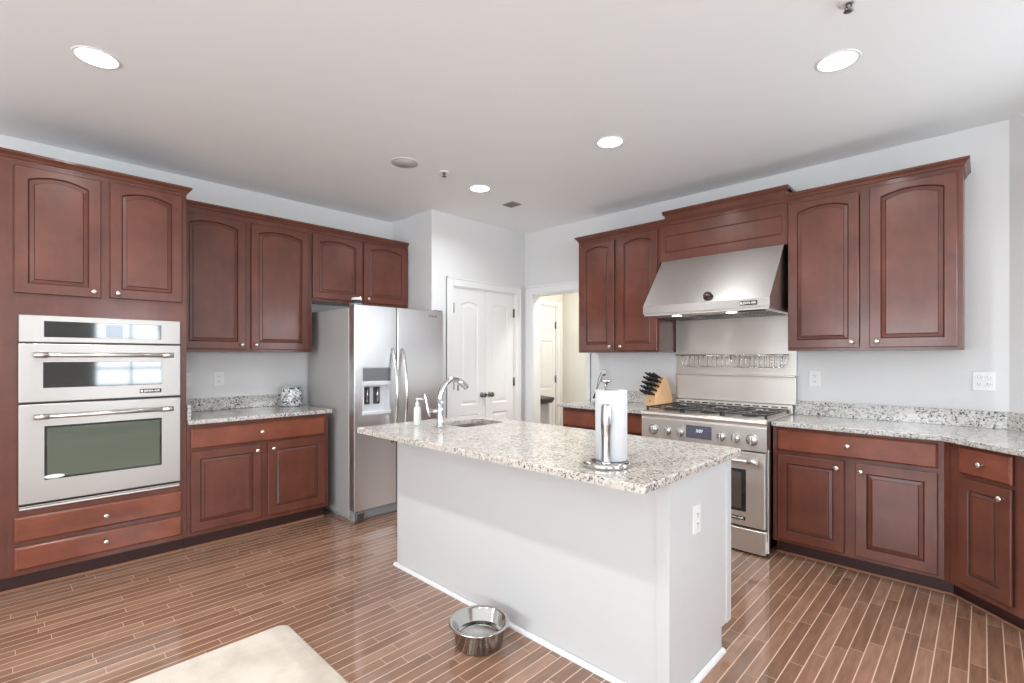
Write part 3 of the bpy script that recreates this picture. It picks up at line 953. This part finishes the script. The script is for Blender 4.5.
mb.build('body', WOOD, t, weld=False)
mb = MB(); mb.box(-0.034, 0.47, 0.085, 0.34, 0, 0.107); mb.build('toe_kick', WOODDARK, t)
mb = MB(); mb.box(-0.03, 0.47, 0.072, 0.085, 0, 0.014, 0.004); lab(mb.build('shoe_strip', SHOE, t), 'thin strip along the floor with glare painted in')
d = drawer_front(t, 0.094, 0.370, 0.727, 0.868); knob(d, 0.230, 0.797)
d = cab_door(t, 0.096, 0.370, 0.142, 0.706, stile=0.052); knob(d, 0.335, 0.655)
t = thing('base_cabinet', 'cherry base cabinet cut off by the right edge, past the narrow angled one', 'cabinet', (-0.155 + 0.472 * 0.7071, FY - 0.472 * 0.7071, 0), -45, 'base cabinets')
base_body(t, 0.80, 0.55, mids=(0.4,)); toe(t, 0.80)
d = drawer_front(t, 0.045, 0.755, 0.727, 0.868); knob(d, 0.40, 0.797)
d = cab_door(t, 0.045, 0.385, 0.142, 0.706); knob(d, 0.35, 0.655)
d = cab_door(t, 0.415, 0.755, 0.142, 0.706); knob(d, 0.45, 0.655)
# counter that turns with the angled wall
t = thing('countertop', 'long speckled granite countertop with backsplash right of the range, turning at the angled wall', 'countertop', (0, 0, 0), 0, 'granite countertops')
s2 = 0.70711
LD = 1.29
bx, by = -0.173, 3.597
wx, wy = XC - 0.002, YR - 0.003
fe = (bx + LD * s2, by - LD * s2)
we = (fe[0] + 0.62 * s2, fe[1] + 0.62 * s2)
mb = MB(); mb.prism([(-1.036, by), (bx, by), fe, we, (wx, wy), (-1.036, wy)], 0.884, 0.914, 'z', 0.003); mb.build('slab', GRAN, t)
mb = MB()
k = 0.022
mb.prism([(-1.036, wy), (-1.036, wy - k), (wx - k * 0.414, wy - k), (wx, wy)], 0.915, 1.018, 'z')
e2 = (wx + 1.28 * s2, wy - 1.28 * s2)
mb.prism([(wx, wy), (wx - k * 0.414, wy - k), (e2[0] - k * s2, e2[1] - k * s2), e2], 0.915, 1.018, 'z')
mb.build('backsplash', GRAN, t, weld=False)

upper('upper_cabinet', 'cherry upper cabinet with two narrow arched doors left of the steel hood', (-2.85, UY, 0), 0, 0.848, 1.392, 2.462, 0.318,
      [(0.035, 0.409, 1.408, 2.432), (0.450, 0.836, 1.408, 2.440)], [(0.375, 1.446), (0.487, 1.446)])
upper('upper_cabinet', 'wide cherry upper cabinet with two arched doors right of the steel hood', (-1.010, UY, 0), 0, 0.922, 1.394, 2.462, 0.318,
      [(0.004, 0.422, 1.412, 2.436), (0.478, 0.898, 1.412, 2.442)], [(0.383, 1.450), (0.516, 1.450)])
t = thing('hood_cabinet', 'cherry panel cabinet above the steel hood with a raised box on top', 'cabinet', (-2.000, UY, 0), 0)
mb = MB()
mb.box(0.0, 0.988, 0.0, 0.02, 2.16, 2.462).box(0.0, 0.018, 0.02, 0.318, 2.16, 2.462).box(0.97, 0.988, 0.02, 0.318, 2.16, 2.462).box(0.018, 0.97, 0.02, 0.318, 2.16, 2.178)
mb.build('body', WOOD, t, weld=False)
mb = MB()
mb.loops([rect_loop(0.054, 0.948, 2.236, 2.374, 0.0), rect_loop(0.054, 0.948, 2.236, 2.374, -0.006), rect_loop(0.058, 0.944, 2.240, 2.370, -0.008), rect_loop(0.062, 0.940, 2.244, 2.366, -0.002),
          rect_loop(0.07, 0.932, 2.252, 2.358, -0.002)])
mb.build('panel', WOOD, t, weld=False)
mb = MB(); mb.box(0.055, 0.985, -0.018, 0.30, 2.505, 2.556); mb.box(0.06, 0.98, -0.01, 0.30, 2.462, 2.505); mb.build('top_box', WOOD, t, weld=False)
mb = MB(); mb.prism([(-0.018, 2.545), (-0.026, 2.552), (-0.040, 2.566), (-0.040, 2.576), (0.30, 2.576), (0.30, 2.556), (-0.018, 2.556)], 0.040, 1.0, 'x'); mb.build('top_crown', WOOD, t)
o = crown(None, [(-2.85, UY + 0.30), (-2.85, UY), (-0.088, UY), (-0.088, UY + 0.30)], 2.4622, 'crown_moulding')
tag(o, 'cherry crown moulding above the upper cabinets on the range wall', 'moulding')

# ------------------------------------------------------------------ hood
t = thing('range_hood', 'wide sloping stainless range hood between the upper cabinets', 'hood', (0, 0, 0))
hx0, hx1 = -1.965, -1.030
mb = MB()
fr = [(3.545, 1.692), (3.545, 1.752), (3.868, 2.156), (4.19, 2.156), (4.19, 1.692)]
mb.loops([[(hx0, y, z) for y, z in fr], [(hx1, y, z) for y, z in fr]], fill=False)
tm = bmesh.new()
for x in (hx0, hx1):
    tm.faces.new([tm.verts.new((x, y, z)) for y, z in fr])
mb._add(tm)
mb.build('canopy', STEELH, t)
mb = MB(); mb.box(hx0 + 0.006, hx1 - 0.006, 3.552, 4.185, 1.674, 1.692, 0.002); ub = mb.build('underside', STEEL, t)
mb = MB()
for i in range(3):
    a = hx0 + 0.05 + i * 0.28
    mb.box(a, a + 0.27, 3.74, 4.12, 1.668, 1.676, 0.002)
    for j in range(9):
        mb.box(a + 0.012 + j * 0.028, a + 0.026 + j * 0.028, 3.76, 4.10, 1.664, 1.669)
lab(mb.build('baffle_filter', STEELDK, t, weld=False), 'slatted metal grease filters')
for x in (-1.735, -1.32):
    mb = MB(); mb.lathe([(0, -0.003), (0.030, -0.003), (0.036, -0.001), (0.036, 0.0)], c=(x, 3.66, 1.674), n=24, cap=False); mb.build('hood_lamp', HOODBULB, t)
    l = bpy.data.lights.new('hood_lamp_light', 'SPOT'); l.energy = 3; l.color = (1, 0.93, 0.82); l.spot_size = R(125); l.spot_blend = 0.6; l.shadow_soft_size = 0.035
    o = bpy.data.objects.new('hood_lamp_light', l); COL.objects.link(o); o.location = (x, 3.66, 1.655); o.rotation_euler = (R(8), 0, 0); o.parent = t
mb = MB(); mb.box(-1.235, -1.07, 3.556, 3.60, 1.664, 1.676, 0.002); mb.build('switch_strip', BLACK, t)
# dial on the slope: face normal (0, -0.781, 0.624)
ang = math.atan2(0.404, 0.323)
MK = Matrix.Translation((-1.453, 3.570, 1.790)) @ Matrix.Rotation(R(90) - (R(90) - ang) , 4, 'X')
mb = MB(); mb.lathe([(0.034, 0.0), (0.034, 0.006), (0.026, 0.008), (0.024, 0.030), (0.021, 0.034), (0, 0.034)], n=28, M=MK)
for i in range(8):
    a = i * math.pi / 4
    mb.box(0.026 * math.cos(a) - 0.004, 0.026 * math.cos(a) + 0.004, 0.026 * math.sin(a) - 0.004, 0.026 * math.sin(a) + 0.004, 0.006, 0.024, M=MK)
lab(mb.build('dial', mat('dial_brown', lin(70, 56, 52), 0.3, 0.4), t, weld=False), 'dark round dial')
badge(t, -1.165, 3.545, 1.722, 0.115, 0.030)

# ------------------------------------------------------------------ steel backguard with racks
t = thing('steel_backguard', 'stainless wall panel with two wire racks between range and hood', 'backguard', (0, 0, 0))
mb = MB(); mb.box(-1.985, -1.028, 4.190, 4.207, 1.20, 1.672); mb.build('upper_panel', STEELW, t)
mb = MB(); mb.box(-1.985, -1.028, 4.165, 4.207, 0.985, 1.195, 0.003); mb.build('lower_panel', STEELW, t)
mb = MB(); mb.box(-1.985, -1.028, 4.140, 4.190, 1.196, 1.210, 0.003); mb.build('ledge', STEEL, t)
mb = MB(); mb.tube([(-1.985, 4.155, 1.366), (-1.07, 4.155, 1.366)], 0.006, 8)
for x in (-1.98, -1.52, -1.085):
    mb.tube([(x, 4.19, 1.366), (x, 4.155, 1.366)], 0.006, 8)
mb.build('rail', POLISH, t, weld=False)
for a, b in ((-1.885, -1.502), (-1.470, -1.095)):
    mb = MB()
    y0, y1, zt, zb = 4.07, 4.150, 1.362, 1.268
    for y in (y0, y1):
        mb.tube([(a, y, zt), (b, y, zt)], 0.0035, 6)
        mb.tube([(a + 0.012, y, zb + 0.012), (a + 0.025, y, zb), (b - 0.025, y, zb), (b - 0.012, y, zb + 0.012)], 0.003, 6)
    for x in (a, b):
        mb.tube([(x, y0, zt), (x, y1, zt)], 0.0035, 6)
        sx = 0.012 if x == a else -0.012
        for y in (y0, y1):
            mb.tube([(x, y, zt), (x + sx * 0.4, y, zb + 0.03), (x + sx, y, zb + 0.012)], 0.003, 6)
    n = 10
    for i in range(1, n):
        x = a + (b - a) * i / n
        mb.tube([(x, y0, zt), (x, y0, zb), (x, y1, zb), (x, y1, zt)], 0.0022, 6)
    mb.build('wire_rack', POLISH, t, weld=False)

# ------------------------------------------------------------------ range
t = thing('range', 'wide stainless gas range with six knobs, between the base cabinets', 'range', (-1.968, 3.53, 0), 0)
RW = 0.924
mb = MB(); mb.box(0.004, RW - 0.004, 0.035, 0.60, 0.10, 0.89).box(0.03, RW - 0.03, 0.10, 0.58, 0.0, 0.10); mb.build('body', STEELDK, t, weld=False)
for a in (RW - 0.010, -0.004):
    mb = MB(); mb.box(a, a + 0.014, 0.036, 0.06, 0.02, 0.72); lab(mb.build('side_trim', STEEL, t), 'narrow steel strip down the front corner')
mb = MB(); mb.prism([(0.006, 0.708), (0.0, 0.715), (0.0, 0.868), (0.006, 0.880), (-0.006, 0.890), (-0.012, 0.903), (-0.006, 0.918), (0.012, 0.926), (0.08, 0.926), (0.08, 0.708)], 0.0, RW, 'x')
cp = mb.build('control_panel', STEEL, t)
for x in (0.102, 0.219, 0.323, 0.623, 0.723, 0.831):
    big = x in (0.102, 0.831)
    mb = MB()
    r0 = 0.039 if big else 0.031
    mb.lathe([(r0, 0), (r0, 0.004), (r0 - 0.008, 0.006), (0.021, 0.006), (0.020, 0.020), (0.018, 0.022), (0, 0.022)], n=28, M=RX90)
    mb.lathe([(r0 - 0.001, 0.0045), (r0 - 0.006, 0.0066)], n=28, M=RX90, mi=1, cap=False)  # dark ring paints a shadow on the knob skirt
    mb.box(-0.006, 0.006, -0.050, -0.018, -0.030, 0.030, 0.004, 2)
    mb.box(-0.0085, 0.0085, -0.0235, -0.0215, -0.020, 0.020, mi=1)
    ko = mb.build('knob', [SATIN, STEELDK], cp, weld=False)
    ko.location = (x, 0.0, 0.784)
mb = MB(); mb.box(0.366, 0.556, -0.004, 0.004, 0.750, 0.845, 0.002); lab(mb.build('display', mat('display_glass', lin(88, 88, 100), 0.1, emit=lin(90, 92, 110), es=0.15), cp), 'dark glass clock display')
mb = MB(); add_text(mb, '3:07', 0.030, 0.468, -0.0045, 0.806, 0, 0.0003); mb.build('digits', LCDTXT, cp, weld=False)
mb = MB(); mb.box(0.012, RW - 0.012, 0.0, 0.034, 0.186, 0.697, 0.004, 2); od = mb.build('oven_door', STEEL, t)
mb = MB(); mb.box(0.13, RW - 0.132, -0.002, 0.006, 0.285, 0.576, 0.001); mb.build('window_glass', GLASSBLK, od)
mb = MB(); mb.box(0.16, RW - 0.162, -0.0025, 0.0, 0.305, 0.556); lab(mb.build('inner_window', mat('oven_glass_dim', lin(88, 80, 76), 0.06, spec=0.9), od), 'paler middle of the oven glass')
bar_handle(od, 0.045, RW - 0.045, 0.646, 0.0, 0.014, 0.062)
badge(od, 0.715, 0.0, 0.238, 0.145, 0.026)
mb = MB(); mb.box(0.008, RW - 0.008, 0.0, 0.034, 0.012, 0.170, 0.003); mb.build('kick_drawer', STEEL, t)
mb = MB(); mb.box(0.0, RW, 0.082, 0.60, 0.892, 0.926, 0.003); mb.build('cooktop', STEEL, t)
mb = MB(); mb.box(0.0, RW, 0.604, 0.650, 0.892, 0.982, 0.004)
for i in range(13):
    x = 0.03 + i * 0.068
    mb.box(x, x + 0.048, 0.6025, 0.606, 0.957, 0.966, mi=1)
lab(mb.build('rear_vent_trim', [STEEL, BLACK], t, weld=False), 'raised steel strip with a row of dark slots')
for i in range(3):
    x0 = 0.012 + i * 0.3005
    x1 = x0 + 0.297
    mb = MB()
    z0, z1 = 0.944, 0.954
    for y in (0.05, 0.562):
        mb.box(x0, x1, y, y + 0.012, z0, z1, 0.002)
    mb.box(x0, x0 + 0.012, 0.05, 0.574, z0, z1, 0.002).box(x1 - 0.012, x1, 0.05, 0.574, z0, z1, 0.002)
    mb.box(x0, x1, 0.306, 0.322, z0, z1, 0.002)
    xm = (x0 + x1) / 2
    for yc in (0.186, 0.442):
        for s in (-1, 1):
            mb.box(xm + s * 0.045 - (0.09 if s < 0 else 0), xm + s * 0.045 + (0.09 if s > 0 else 0), yc - 0.006, yc + 0.006, z0, z1, 0.002)
            ya = yc + s * 0.04
            yb = yc + s * 0.122
            mb.box(xm - 0.006, xm + 0.006, min(ya, yb), max(ya, yb), z0, z1, 0.002)
    for fx in (x0 + 0.008, x1 - 0.008):
        for fy in (0.058, 0.57):
            mb.box(fx - 0.007, fx + 0.007, fy - 0.007, fy + 0.007, 0.9265, z0, 0.001)
    mb.build('grate', IRON, t, weld=False)
    for yc in (0.186, 0.442):
        mb = MB(); mb.lathe([(0.058, 0.927), (0.056, 0.932), (0.040, 0.934), (0.040, 0.940), (0.036, 0.943), (0, 0.944)], c=(xm, yc, 0), n=28); mb.build('burner', IRON, t)

# ------------------------------------------------------------------ things on the range-wall counter
t = thing('knife_block', 'pale maple knife block filled with black-handled knives left of the range', 'knife block', (-2.10, 4.06, 0.9145), -24)
mb = MB()
prof = [(-0.085, 0.0), (-0.090, 0.085), (0.005, 0.255), (0.035, 0.245), (0.095, 0.085), (0.098, 0.0)]
mb.prism(prof, -0.075, 0.075, 'x', 0.003); mb.build('block', BLOCKW, t)
mb = MB(); mb.lathe([(0.008, 0), (0.008, 0.001)], c=(-0.005, 0.042, 0.0885), n=14, M=RX90); lab(mb.build('emblem', mat('burnt_brown', lin(128, 92, 62), 0.6), t), 'small dark round mark')
# slot face runs from (-0.09,0.085) to (0.005,0.255): direction d, outward normal n
dv = Vector((0.095, 0.170)).normalized()
nv = Vector((-dv.y, dv.x))
rows = [(0.018, 0.056, 0.085), (0.058, 0.060, 0.090), (0.100, 0.064, 0.095), (0.142, 0.064, 0.10), (0.180, 0.052, 0.105)]
for ri, (s, half, ln) in enumerate(rows):
    cnt = 4 if ri < 4 else 3
    for c in range(cnt):
        x = -half + 2 * half * c / (cnt - 1) - 0.004
        b0 = Vector((-0.090, 0.085)) + dv * s
        p = [b0 + nv * q for q in (0.001, 0.018, ln * 0.6, ln)]
        mb = MB()
        mb.tube([(x, q.x, q.y) for q in p], [0.0085, 0.0088, 0.0105, 0.0095], 8)
        kh = mb.build('knife_handle', [BLACK], t)
        if (ri + c) % 4 == 0:
            mb = MB(); q = b0 + nv * (ln * 0.985); q2 = b0 + nv * (ln + 0.003)
            mb.tube([(x, q.x, q.y), (x, q2.x, q2.y)], 0.0097, 8); lab(mb.build('end_cap', POLISH, kh), 'steel end of the handle')
# slim stand in the corner
t = thing('task_lamp', 'slim wire-armed stand with white head in the counter corner beside the opening', 'lamp', (-2.80, 4.10, 0.9145))
mb = MB(); mb.lathe([(0.045, 0), (0.045, 0.008), (0.02, 0.014), (0.008, 0.02), (0, 0.02)], n=24); mb.build('base', WHITEPL, t)
mb = MB(); mb.tube([(-0.02, 0, 0.016), (0.02, 0, 0.12), (0.085, 0, 0.255)], 0.0035, 8); mb.box(-0.028, 0.02, -0.006, 0.006, 0.02, 0.034); mb.tube([(-0.02, 0, 0.03), (0.015, 0, 0.105)], 0.009, 8); mb.build('lower_arm', DARKPL, t, weld=False)
mb = MB(); mb.tube([(0.0, 0.01, 0.09), (0.03, 0.01, 0.22), (0.075, 0.01, 0.30)], 0.0028, 8); mb.build('upper_arm', STEELDK, t)
mb = MB(); mb.lathe([(0, -0.018), (0.02, -0.015), (0.030, 0.0), (0.024, 0.014), (0.010, 0.020), (0, 0.021)], c=(0.10, 0.0, 0.292), n=24); lab(mb.build('head', WHITEPL, t), 'small rounded white head')
mb = MB(); mb.lathe([(0.012, 0), (0.014, 0.006), (0.010, 0.016), (0, 0.017)], c=(0.102, 0.0, 0.250), n=16); mb.build('clamp', DARKPL, t)
outlet((-0.911, YR, 1.187), 0, 'white single outlet on the wall just right of the steel backguard')
outlet((0.0, YR, 1.20), 0, 'wide white four-socket outlet on the wall above the right counter corner', 2, 0.104, 0.120)

# bin in the hall
t = thing('trash_bin', 'tall pale bin with dark lid in the hall by the panelled door', 'trash bin', (-3.93, 4.52, 0))
mb = MB(); mb.prism([(-0.15, -0.11), (0.10, -0.11), (0.10, 0.11), (-0.15, 0.11)], 0.0, 0.79, 'z', 0.02, seg=3); mb.build('bin_body', mat('pale_grey_steel', lin(176, 177, 180), 0.4, 0.2), t)
mb = MB(); mb.prism([(-0.16, 0.79), (0.13, 0.79), (0.17, 0.845), (0.15, 0.86), (-0.10, 0.875), (-0.16, 0.86)], -0.125, 0.125, 'y', 0.006); mb.build('lid', DARKPL, t)
mb = MB(); mb.box(-0.155, -0.14, -0.05, 0.05, 0.86, 0.92, 0.004); mb.build('lid_hinge', DARKPL, t)

# ------------------------------------------------------------------ island
t = thing('kitchen_island', 'white painted kitchen island with a large granite top in the middle of the floor', 'island', (0, 0, 0))
ix0, ix1, iy0, iy1 = -2.742, -0.868, 1.765, 2.385
mb = MB()
mb.box(ix0, ix1, iy0, iy0 + 0.02, 0, 0.884)                         # knee wall facing the room
mb.box(ix0, ix0 + 0.02, iy0 + 0.02, iy1 - 0.02, 0.107, 0.884).box(ix0, ix0 + 0.02, iy0 + 0.02, iy1 - 0.10, 0, 0.107)
mb.box(ix1 - 0.02, ix1, iy0 + 0.02, iy1 - 0.02, 0.107, 0.884).box(ix1 - 0.02, ix1, iy0 + 0.02, iy1 - 0.10, 0, 0.107)
mb.box(ix0, ix1, iy1 - 0.02, iy1, 0.107, 0.884)
mb.box(ix0 + 0.02, ix1 - 0.02, iy1 - 0.11, iy1 - 0.095, 0, 0.107)
mb.build('body', ISLW, t, weld=False)
mb = MB(); mb.box(ix1 - 0.052, ix1 + 0.003, iy0 - 0.005, iy0 - 0.0003, 0.0, 0.884, 0.001); mb.build('corner_trim', ISLW, t, weld=False)
mb = MB(); mb.box(ix1 - 0.004, ix1 + 0.006, iy1 - 0.05, iy1 + 0.004, 0.107, 0.884, 0.002); mb.build('end_stile', ISLW, t)
def qround(mb, x0, y0, x1, y1, nx, ny, r=0.018):
    n = 6
    sec = [(0, 0)] + [(r * math.cos(a * math.pi / 2 / n), r * math.sin(a * math.pi / 2 / n)) for a in range(n + 1)]
    mb.loops([[(x0 + nx * u, y0 + ny * u, v) for u, v in sec], [(x1 + nx * u, y1 + ny * u, v) for u, v in sec]], fill=True)
mb = MB(); qround(mb, ix0 - 0.015, iy0 - 0.005, ix1 + 0.015, iy0 - 0.005, 0, -1); qround(mb, ix1 + 0.003, iy0 - 0.02, ix1 + 0.003, iy1 - 0.10, 1, 0); qround(mb, ix0, iy0 - 0.02, ix0, iy1 - 0.1, -1, 0)
mb.build('base_shoe', TRIMW, t, weld=False)
# top slab with the sink cut-out
sx0, sx1, sy0, sy1 = -2.585, -2.305, 1.97, 2.325
X0, X1, Y0, Y1, Z0, Z1 = -2.790, -0.828, 1.497, 2.440, 0.884, 0.914
mb = MB()
def rrect(x0, x1, y0, y1, r, z, n=5):
    pts = []
    for cx, cy, a0 in ((x0 + r, y0 + r, 180), (x1 - r, y0 + r, 270), (x1 - r, y1 - r, 0), (x0 + r, y1 - r, 90)):
        for i in range(n + 1):
            a = R(a0 + 90 * i / n)
            pts.append((cx + r * math.cos(a), cy + r * math.sin(a), z))
    return pts
e = 0.006
mb.loops([rrect(sx0, sx1, sy0, sy1, 0.045, Z0), rrect(X0, X1, Y0, Y1, 0.025, Z0), rrect(X0, X1, Y0, Y1, 0.025, Z0 + 0.0), rrect(X0 - 0.0, X1, Y0, Y1, 0.025, Z1 - e),
          rrect(X0 + 0.0018, X1 - 0.0018, Y0 + 0.0018, Y1 - 0.0018, 0.025, Z1 - 0.0018), rrect(X0 + e, X1 - e, Y0 + e, Y1 - e, 0.022, Z1),
          rrect(sx0, sx1, sy0, sy1, 0.045, Z1), rrect(sx0, sx1, sy0, sy1, 0.045, Z0)], fill=False)
mb.build('granite_top', GRANI, t)
t2 = thing('sink', 'small steel sink set under the island granite behind the faucet', 'sink', (0, 0, 0))
mb = MB()
q = 0.008
mb.loops([rrect(sx0 - 0.02, sx1 + 0.02, sy0 - 0.02, sy1 + 0.02, 0.05, 0.8835), rrect(sx0 - q, sx1 + q, sy0 - q, sy1 + q, 0.05, 0.8835), rrect(sx0 - q, sx1 + q, sy0 - q, sy1 + q, 0.05, 0.72),
          rrect(sx0 + 0.012, sx1 - 0.012, sy0 + 0.012, sy1 - 0.012, 0.04, 0.70)], fill=True, smooth=False)
mb.build('basin', SATIN, t2, weld=False)
mb = MB(); mb.lathe([(0.04, 0.0), (0.04, 0.003), (0.028, 0.003), (0.024, 0.001), (0, 0.001)], c=((sx0 + sx1) / 2, (sy0 + sy1) / 2, 0.7005), n=24); mb.build('drain', CHROME, t2)
outlet((ix1, 2.006, 0.672), 90, 'white outlet on the end panel of the island')
# faucet
t = thing('faucet', 'tall curved chrome faucet with side lever on the island', 'faucet', (-2.445, 1.885, 0.9145), 0)
mb = MB(); mb.lathe([(0.030, 0), (0.030, 0.006), (0.024, 0.012), (0.0225, 0.05), (0.021, 0.10), (0.019, 0.16)], n=28)
cz, rr = 0.178, 0.105
pts = [(0, 0, 0.15), (0, 0, 0.178)] + [(0, rr - rr * math.cos(a), cz + rr * 1.08 * math.sin(a)) for a in [R(v) for v in range(10, 128, 9)]]
d2 = (Vector(pts[-1]) - Vector(pts[-2])).normalized()
mb.tube(pts, [0.019, 0.019] + [0.019 - 0.004 * i / 13 for i in range(len(pts) - 2)], 16)
mb.build('spout', CHROME, t, weld=False)
mb = MB(); p0 = Vector(pts[-1]); mb.tube([p0 - d2 * 0.03, p0, p0 + d2 * 0.03, p0 + d2 * 0.055, p0 + d2 * 0.060], [0.0165, 0.020, 0.0215, 0.020, 0.012], 16); mb.build('spray_head', CHROME, t)
mb = MB(); mb.tube([p0 + Vector((0.005, -0.028, -0.012)), p0 + Vector((0.005, -0.030, -0.05))], 0.005, 8); mb.build('spray_lever', STEELDK, t)
mb = MB(); mb.tube([(-0.015, -0.005, 0.095), (-0.085, -0.02, 0.092)], 0.012, 12); mb.tube([(-0.082, -0.02, 0.055), (-0.092, -0.022, 0.085), (-0.104, -0.026, 0.14), (-0.118, -0.030, 0.185), (-0.114, -0.030, 0.198)], [0.006, 0.011, 0.010, 0.008, 0.007], 12); mb.build('lever', CHROME, t, weld=False)
# soap
t = thing('soap_dispenser', 'small clear pump soap bottle beside the faucet on the island', 'soap bottle', (-2.62, 1.835, 0.9145))
mb = MB(); mb.lathe([(0.021, 0), (0.023, 0.003), (0.023, 0.100), (0.019, 0.113), (0.011, 0.118), (0.011, 0.124), (0, 0.124)], n=24); mb.build('bottle', SOAP, t)
mb = MB(); mb.box(-0.012, 0.012, -0.0245, -0.0225, 0.025, 0.085, 0.0005, M=Matrix.Rotation(R(35), 4, 'Z')); lab(mb.build('paper_label', WHITEPL, t), 'small printed label')
mb = MB(); mb.lathe([(0.013, 0.1245), (0.013, 0.138), (0.006, 0.142), (0.0055, 0.160), (0.010, 0.162), (0.010, 0.170), (0, 0.171)], n=20); mb.tube([(0, 0, 0.166), (0.025, 0.022, 0.166), (0.032, 0.028, 0.160)], 0.0045, 8); mb.build('pump', WHITEPL, t, weld=False)
# paper towel holder and roll
HC = (-1.092, 1.672)
t = thing('paper_towel_holder', 'chrome paper towel holder with round base and springy arm on the island', 'paper towel holder', (HC[0], HC[1], 0.9145), 0)
mb = MB(); mb.lathe([(0.094, 0), (0.096, 0.003), (0.096, 0.016), (0.092, 0.021), (0.080, 0.024), (0, 0.024)], n=48); mb.build('base', POLISH, t)
mb = MB(); mb.tube([(0, 0, 0.024), (0, 0, 0.325)], 0.006, 12); mb.lathe([(0.006, 0.322), (0.008, 0.328), (0.020, 0.336), (0.022, 0.341), (0.018, 0.345), (0, 0.346)], n=24); mb.build('post', POLISH, t, weld=False)
ad = Vector((0.547, -0.837)); sd = Vector((0.837, 0.547))
prof = [(0.080, 0.020), (0.078, 0.060), (0.0765, 0.11), (0.075, 0.15), (0.080, 0.175), (0.0745, 0.215), (0.071, 0.245), (0.0705, 0.252)]
mb = MB()
hw = [0.017, 0.016, 0.016, 0.017, 0.019, 0.019, 0.017, 0.010]
L1 = []
for (r, z), w in zip(prof, hw):
    c = ad * r
    L1.append([(c.x - sd.x * w, c.y - sd.y * w, z), (c.x + ad.x * 0.005, c.y + ad.y * 0.005, z), (c.x + sd.x * w, c.y + sd.y * w, z), (c.x - ad.x * 0.002, c.y - ad.y * 0.002, z)])
mb.loops(L1, fill=True, smooth=True); mb.build('tension_arm', SATIN, t)
mb = MB(); mb.lathe([(0.019, 0.0), (0.021, 0.004), (0.018, 0.009), (0, 0.010)], c=(ad.x * 0.074, ad.y * 0.074, 0.022), n=20); mb.build('arm_pivot', POLISH, t)
RC = (HC[0] + 0.0155, HC[1] + 0.015)
t = thing('paper_towel_roll', 'white paper towel roll standing on the chrome holder', 'paper towels', (RC[0], RC[1], 0.9390), 0)
mb = MB(); mb.lathe([(0.031, 0.001), (0.061, 0.001), (0.063, 0.003), (0.063, 0.277), (0.061, 0.279), (0.031, 0.279), (0.031, 0.001)], n=48, cap=False); mb.build('paper', PAPER, t)
mb = MB(); mb.lathe([(0.0305, 0.001), (0.0305, 0.279), (0.0285, 0.279), (0.0285, 0.001), (0.0305, 0.001)], n=24, cap=False); mb.build('cardboard_tube', mat('cardboard', lin(176, 150, 118), 0.8), t)

# ------------------------------------------------------------------ floor things
t = thing('dog_bowl', 'stainless steel dog bowl with water on the floor by the island', 'pet bowl', (-1.715, 1.552, 0.0005))
t.scale = (1.04, 1.04, 1.0)
mb = MB(); mb.lathe([(0, 0.004), (0.094, 0.004), (0.100, 0.0), (0.107, 0.004), (0.121, 0.094), (0.132, 0.100), (0.137, 0.102), (0.137, 0.106), (0.128, 0.107), (0.119, 0.101), (0.101, 0.016), (0.09, 0.010), (0, 0.010)], n=56); mb.build('bowl', POLISH, t)
m, nt, b = new_mat('water')
b.inputs['Base Color'].default_value = (0.95, 0.97, 0.98, 1); b.inputs['Roughness'].default_value = 0.02; b.inputs['Transmission Weight'].default_value = 1.0; b.inputs['IOR'].default_value = 1.33
mb = MB(); mb.lathe([(0, 0.045), (0.1062, 0.045)], n=48, cap=False); lab(mb.build('water', m, t), 'clear still water')
mb = MB()
mb.loops([rrect(-2.53, -1.63, -0.55, 0.978, 0.05, 0.0005), rrect(-2.53, -1.63, -0.55, 0.978, 0.05, 0.010), rrect(-2.522, -1.638, -0.542, 0.970, 0.045, 0.015), rrect(-2.50, -1.66, -0.52, 0.948, 0.04, 0.017)], fill=True)
o = mb.build('rug', RUGM)
tag(o, 'cream plush rug with rounded corner on the floor at the bottom left', 'rug')
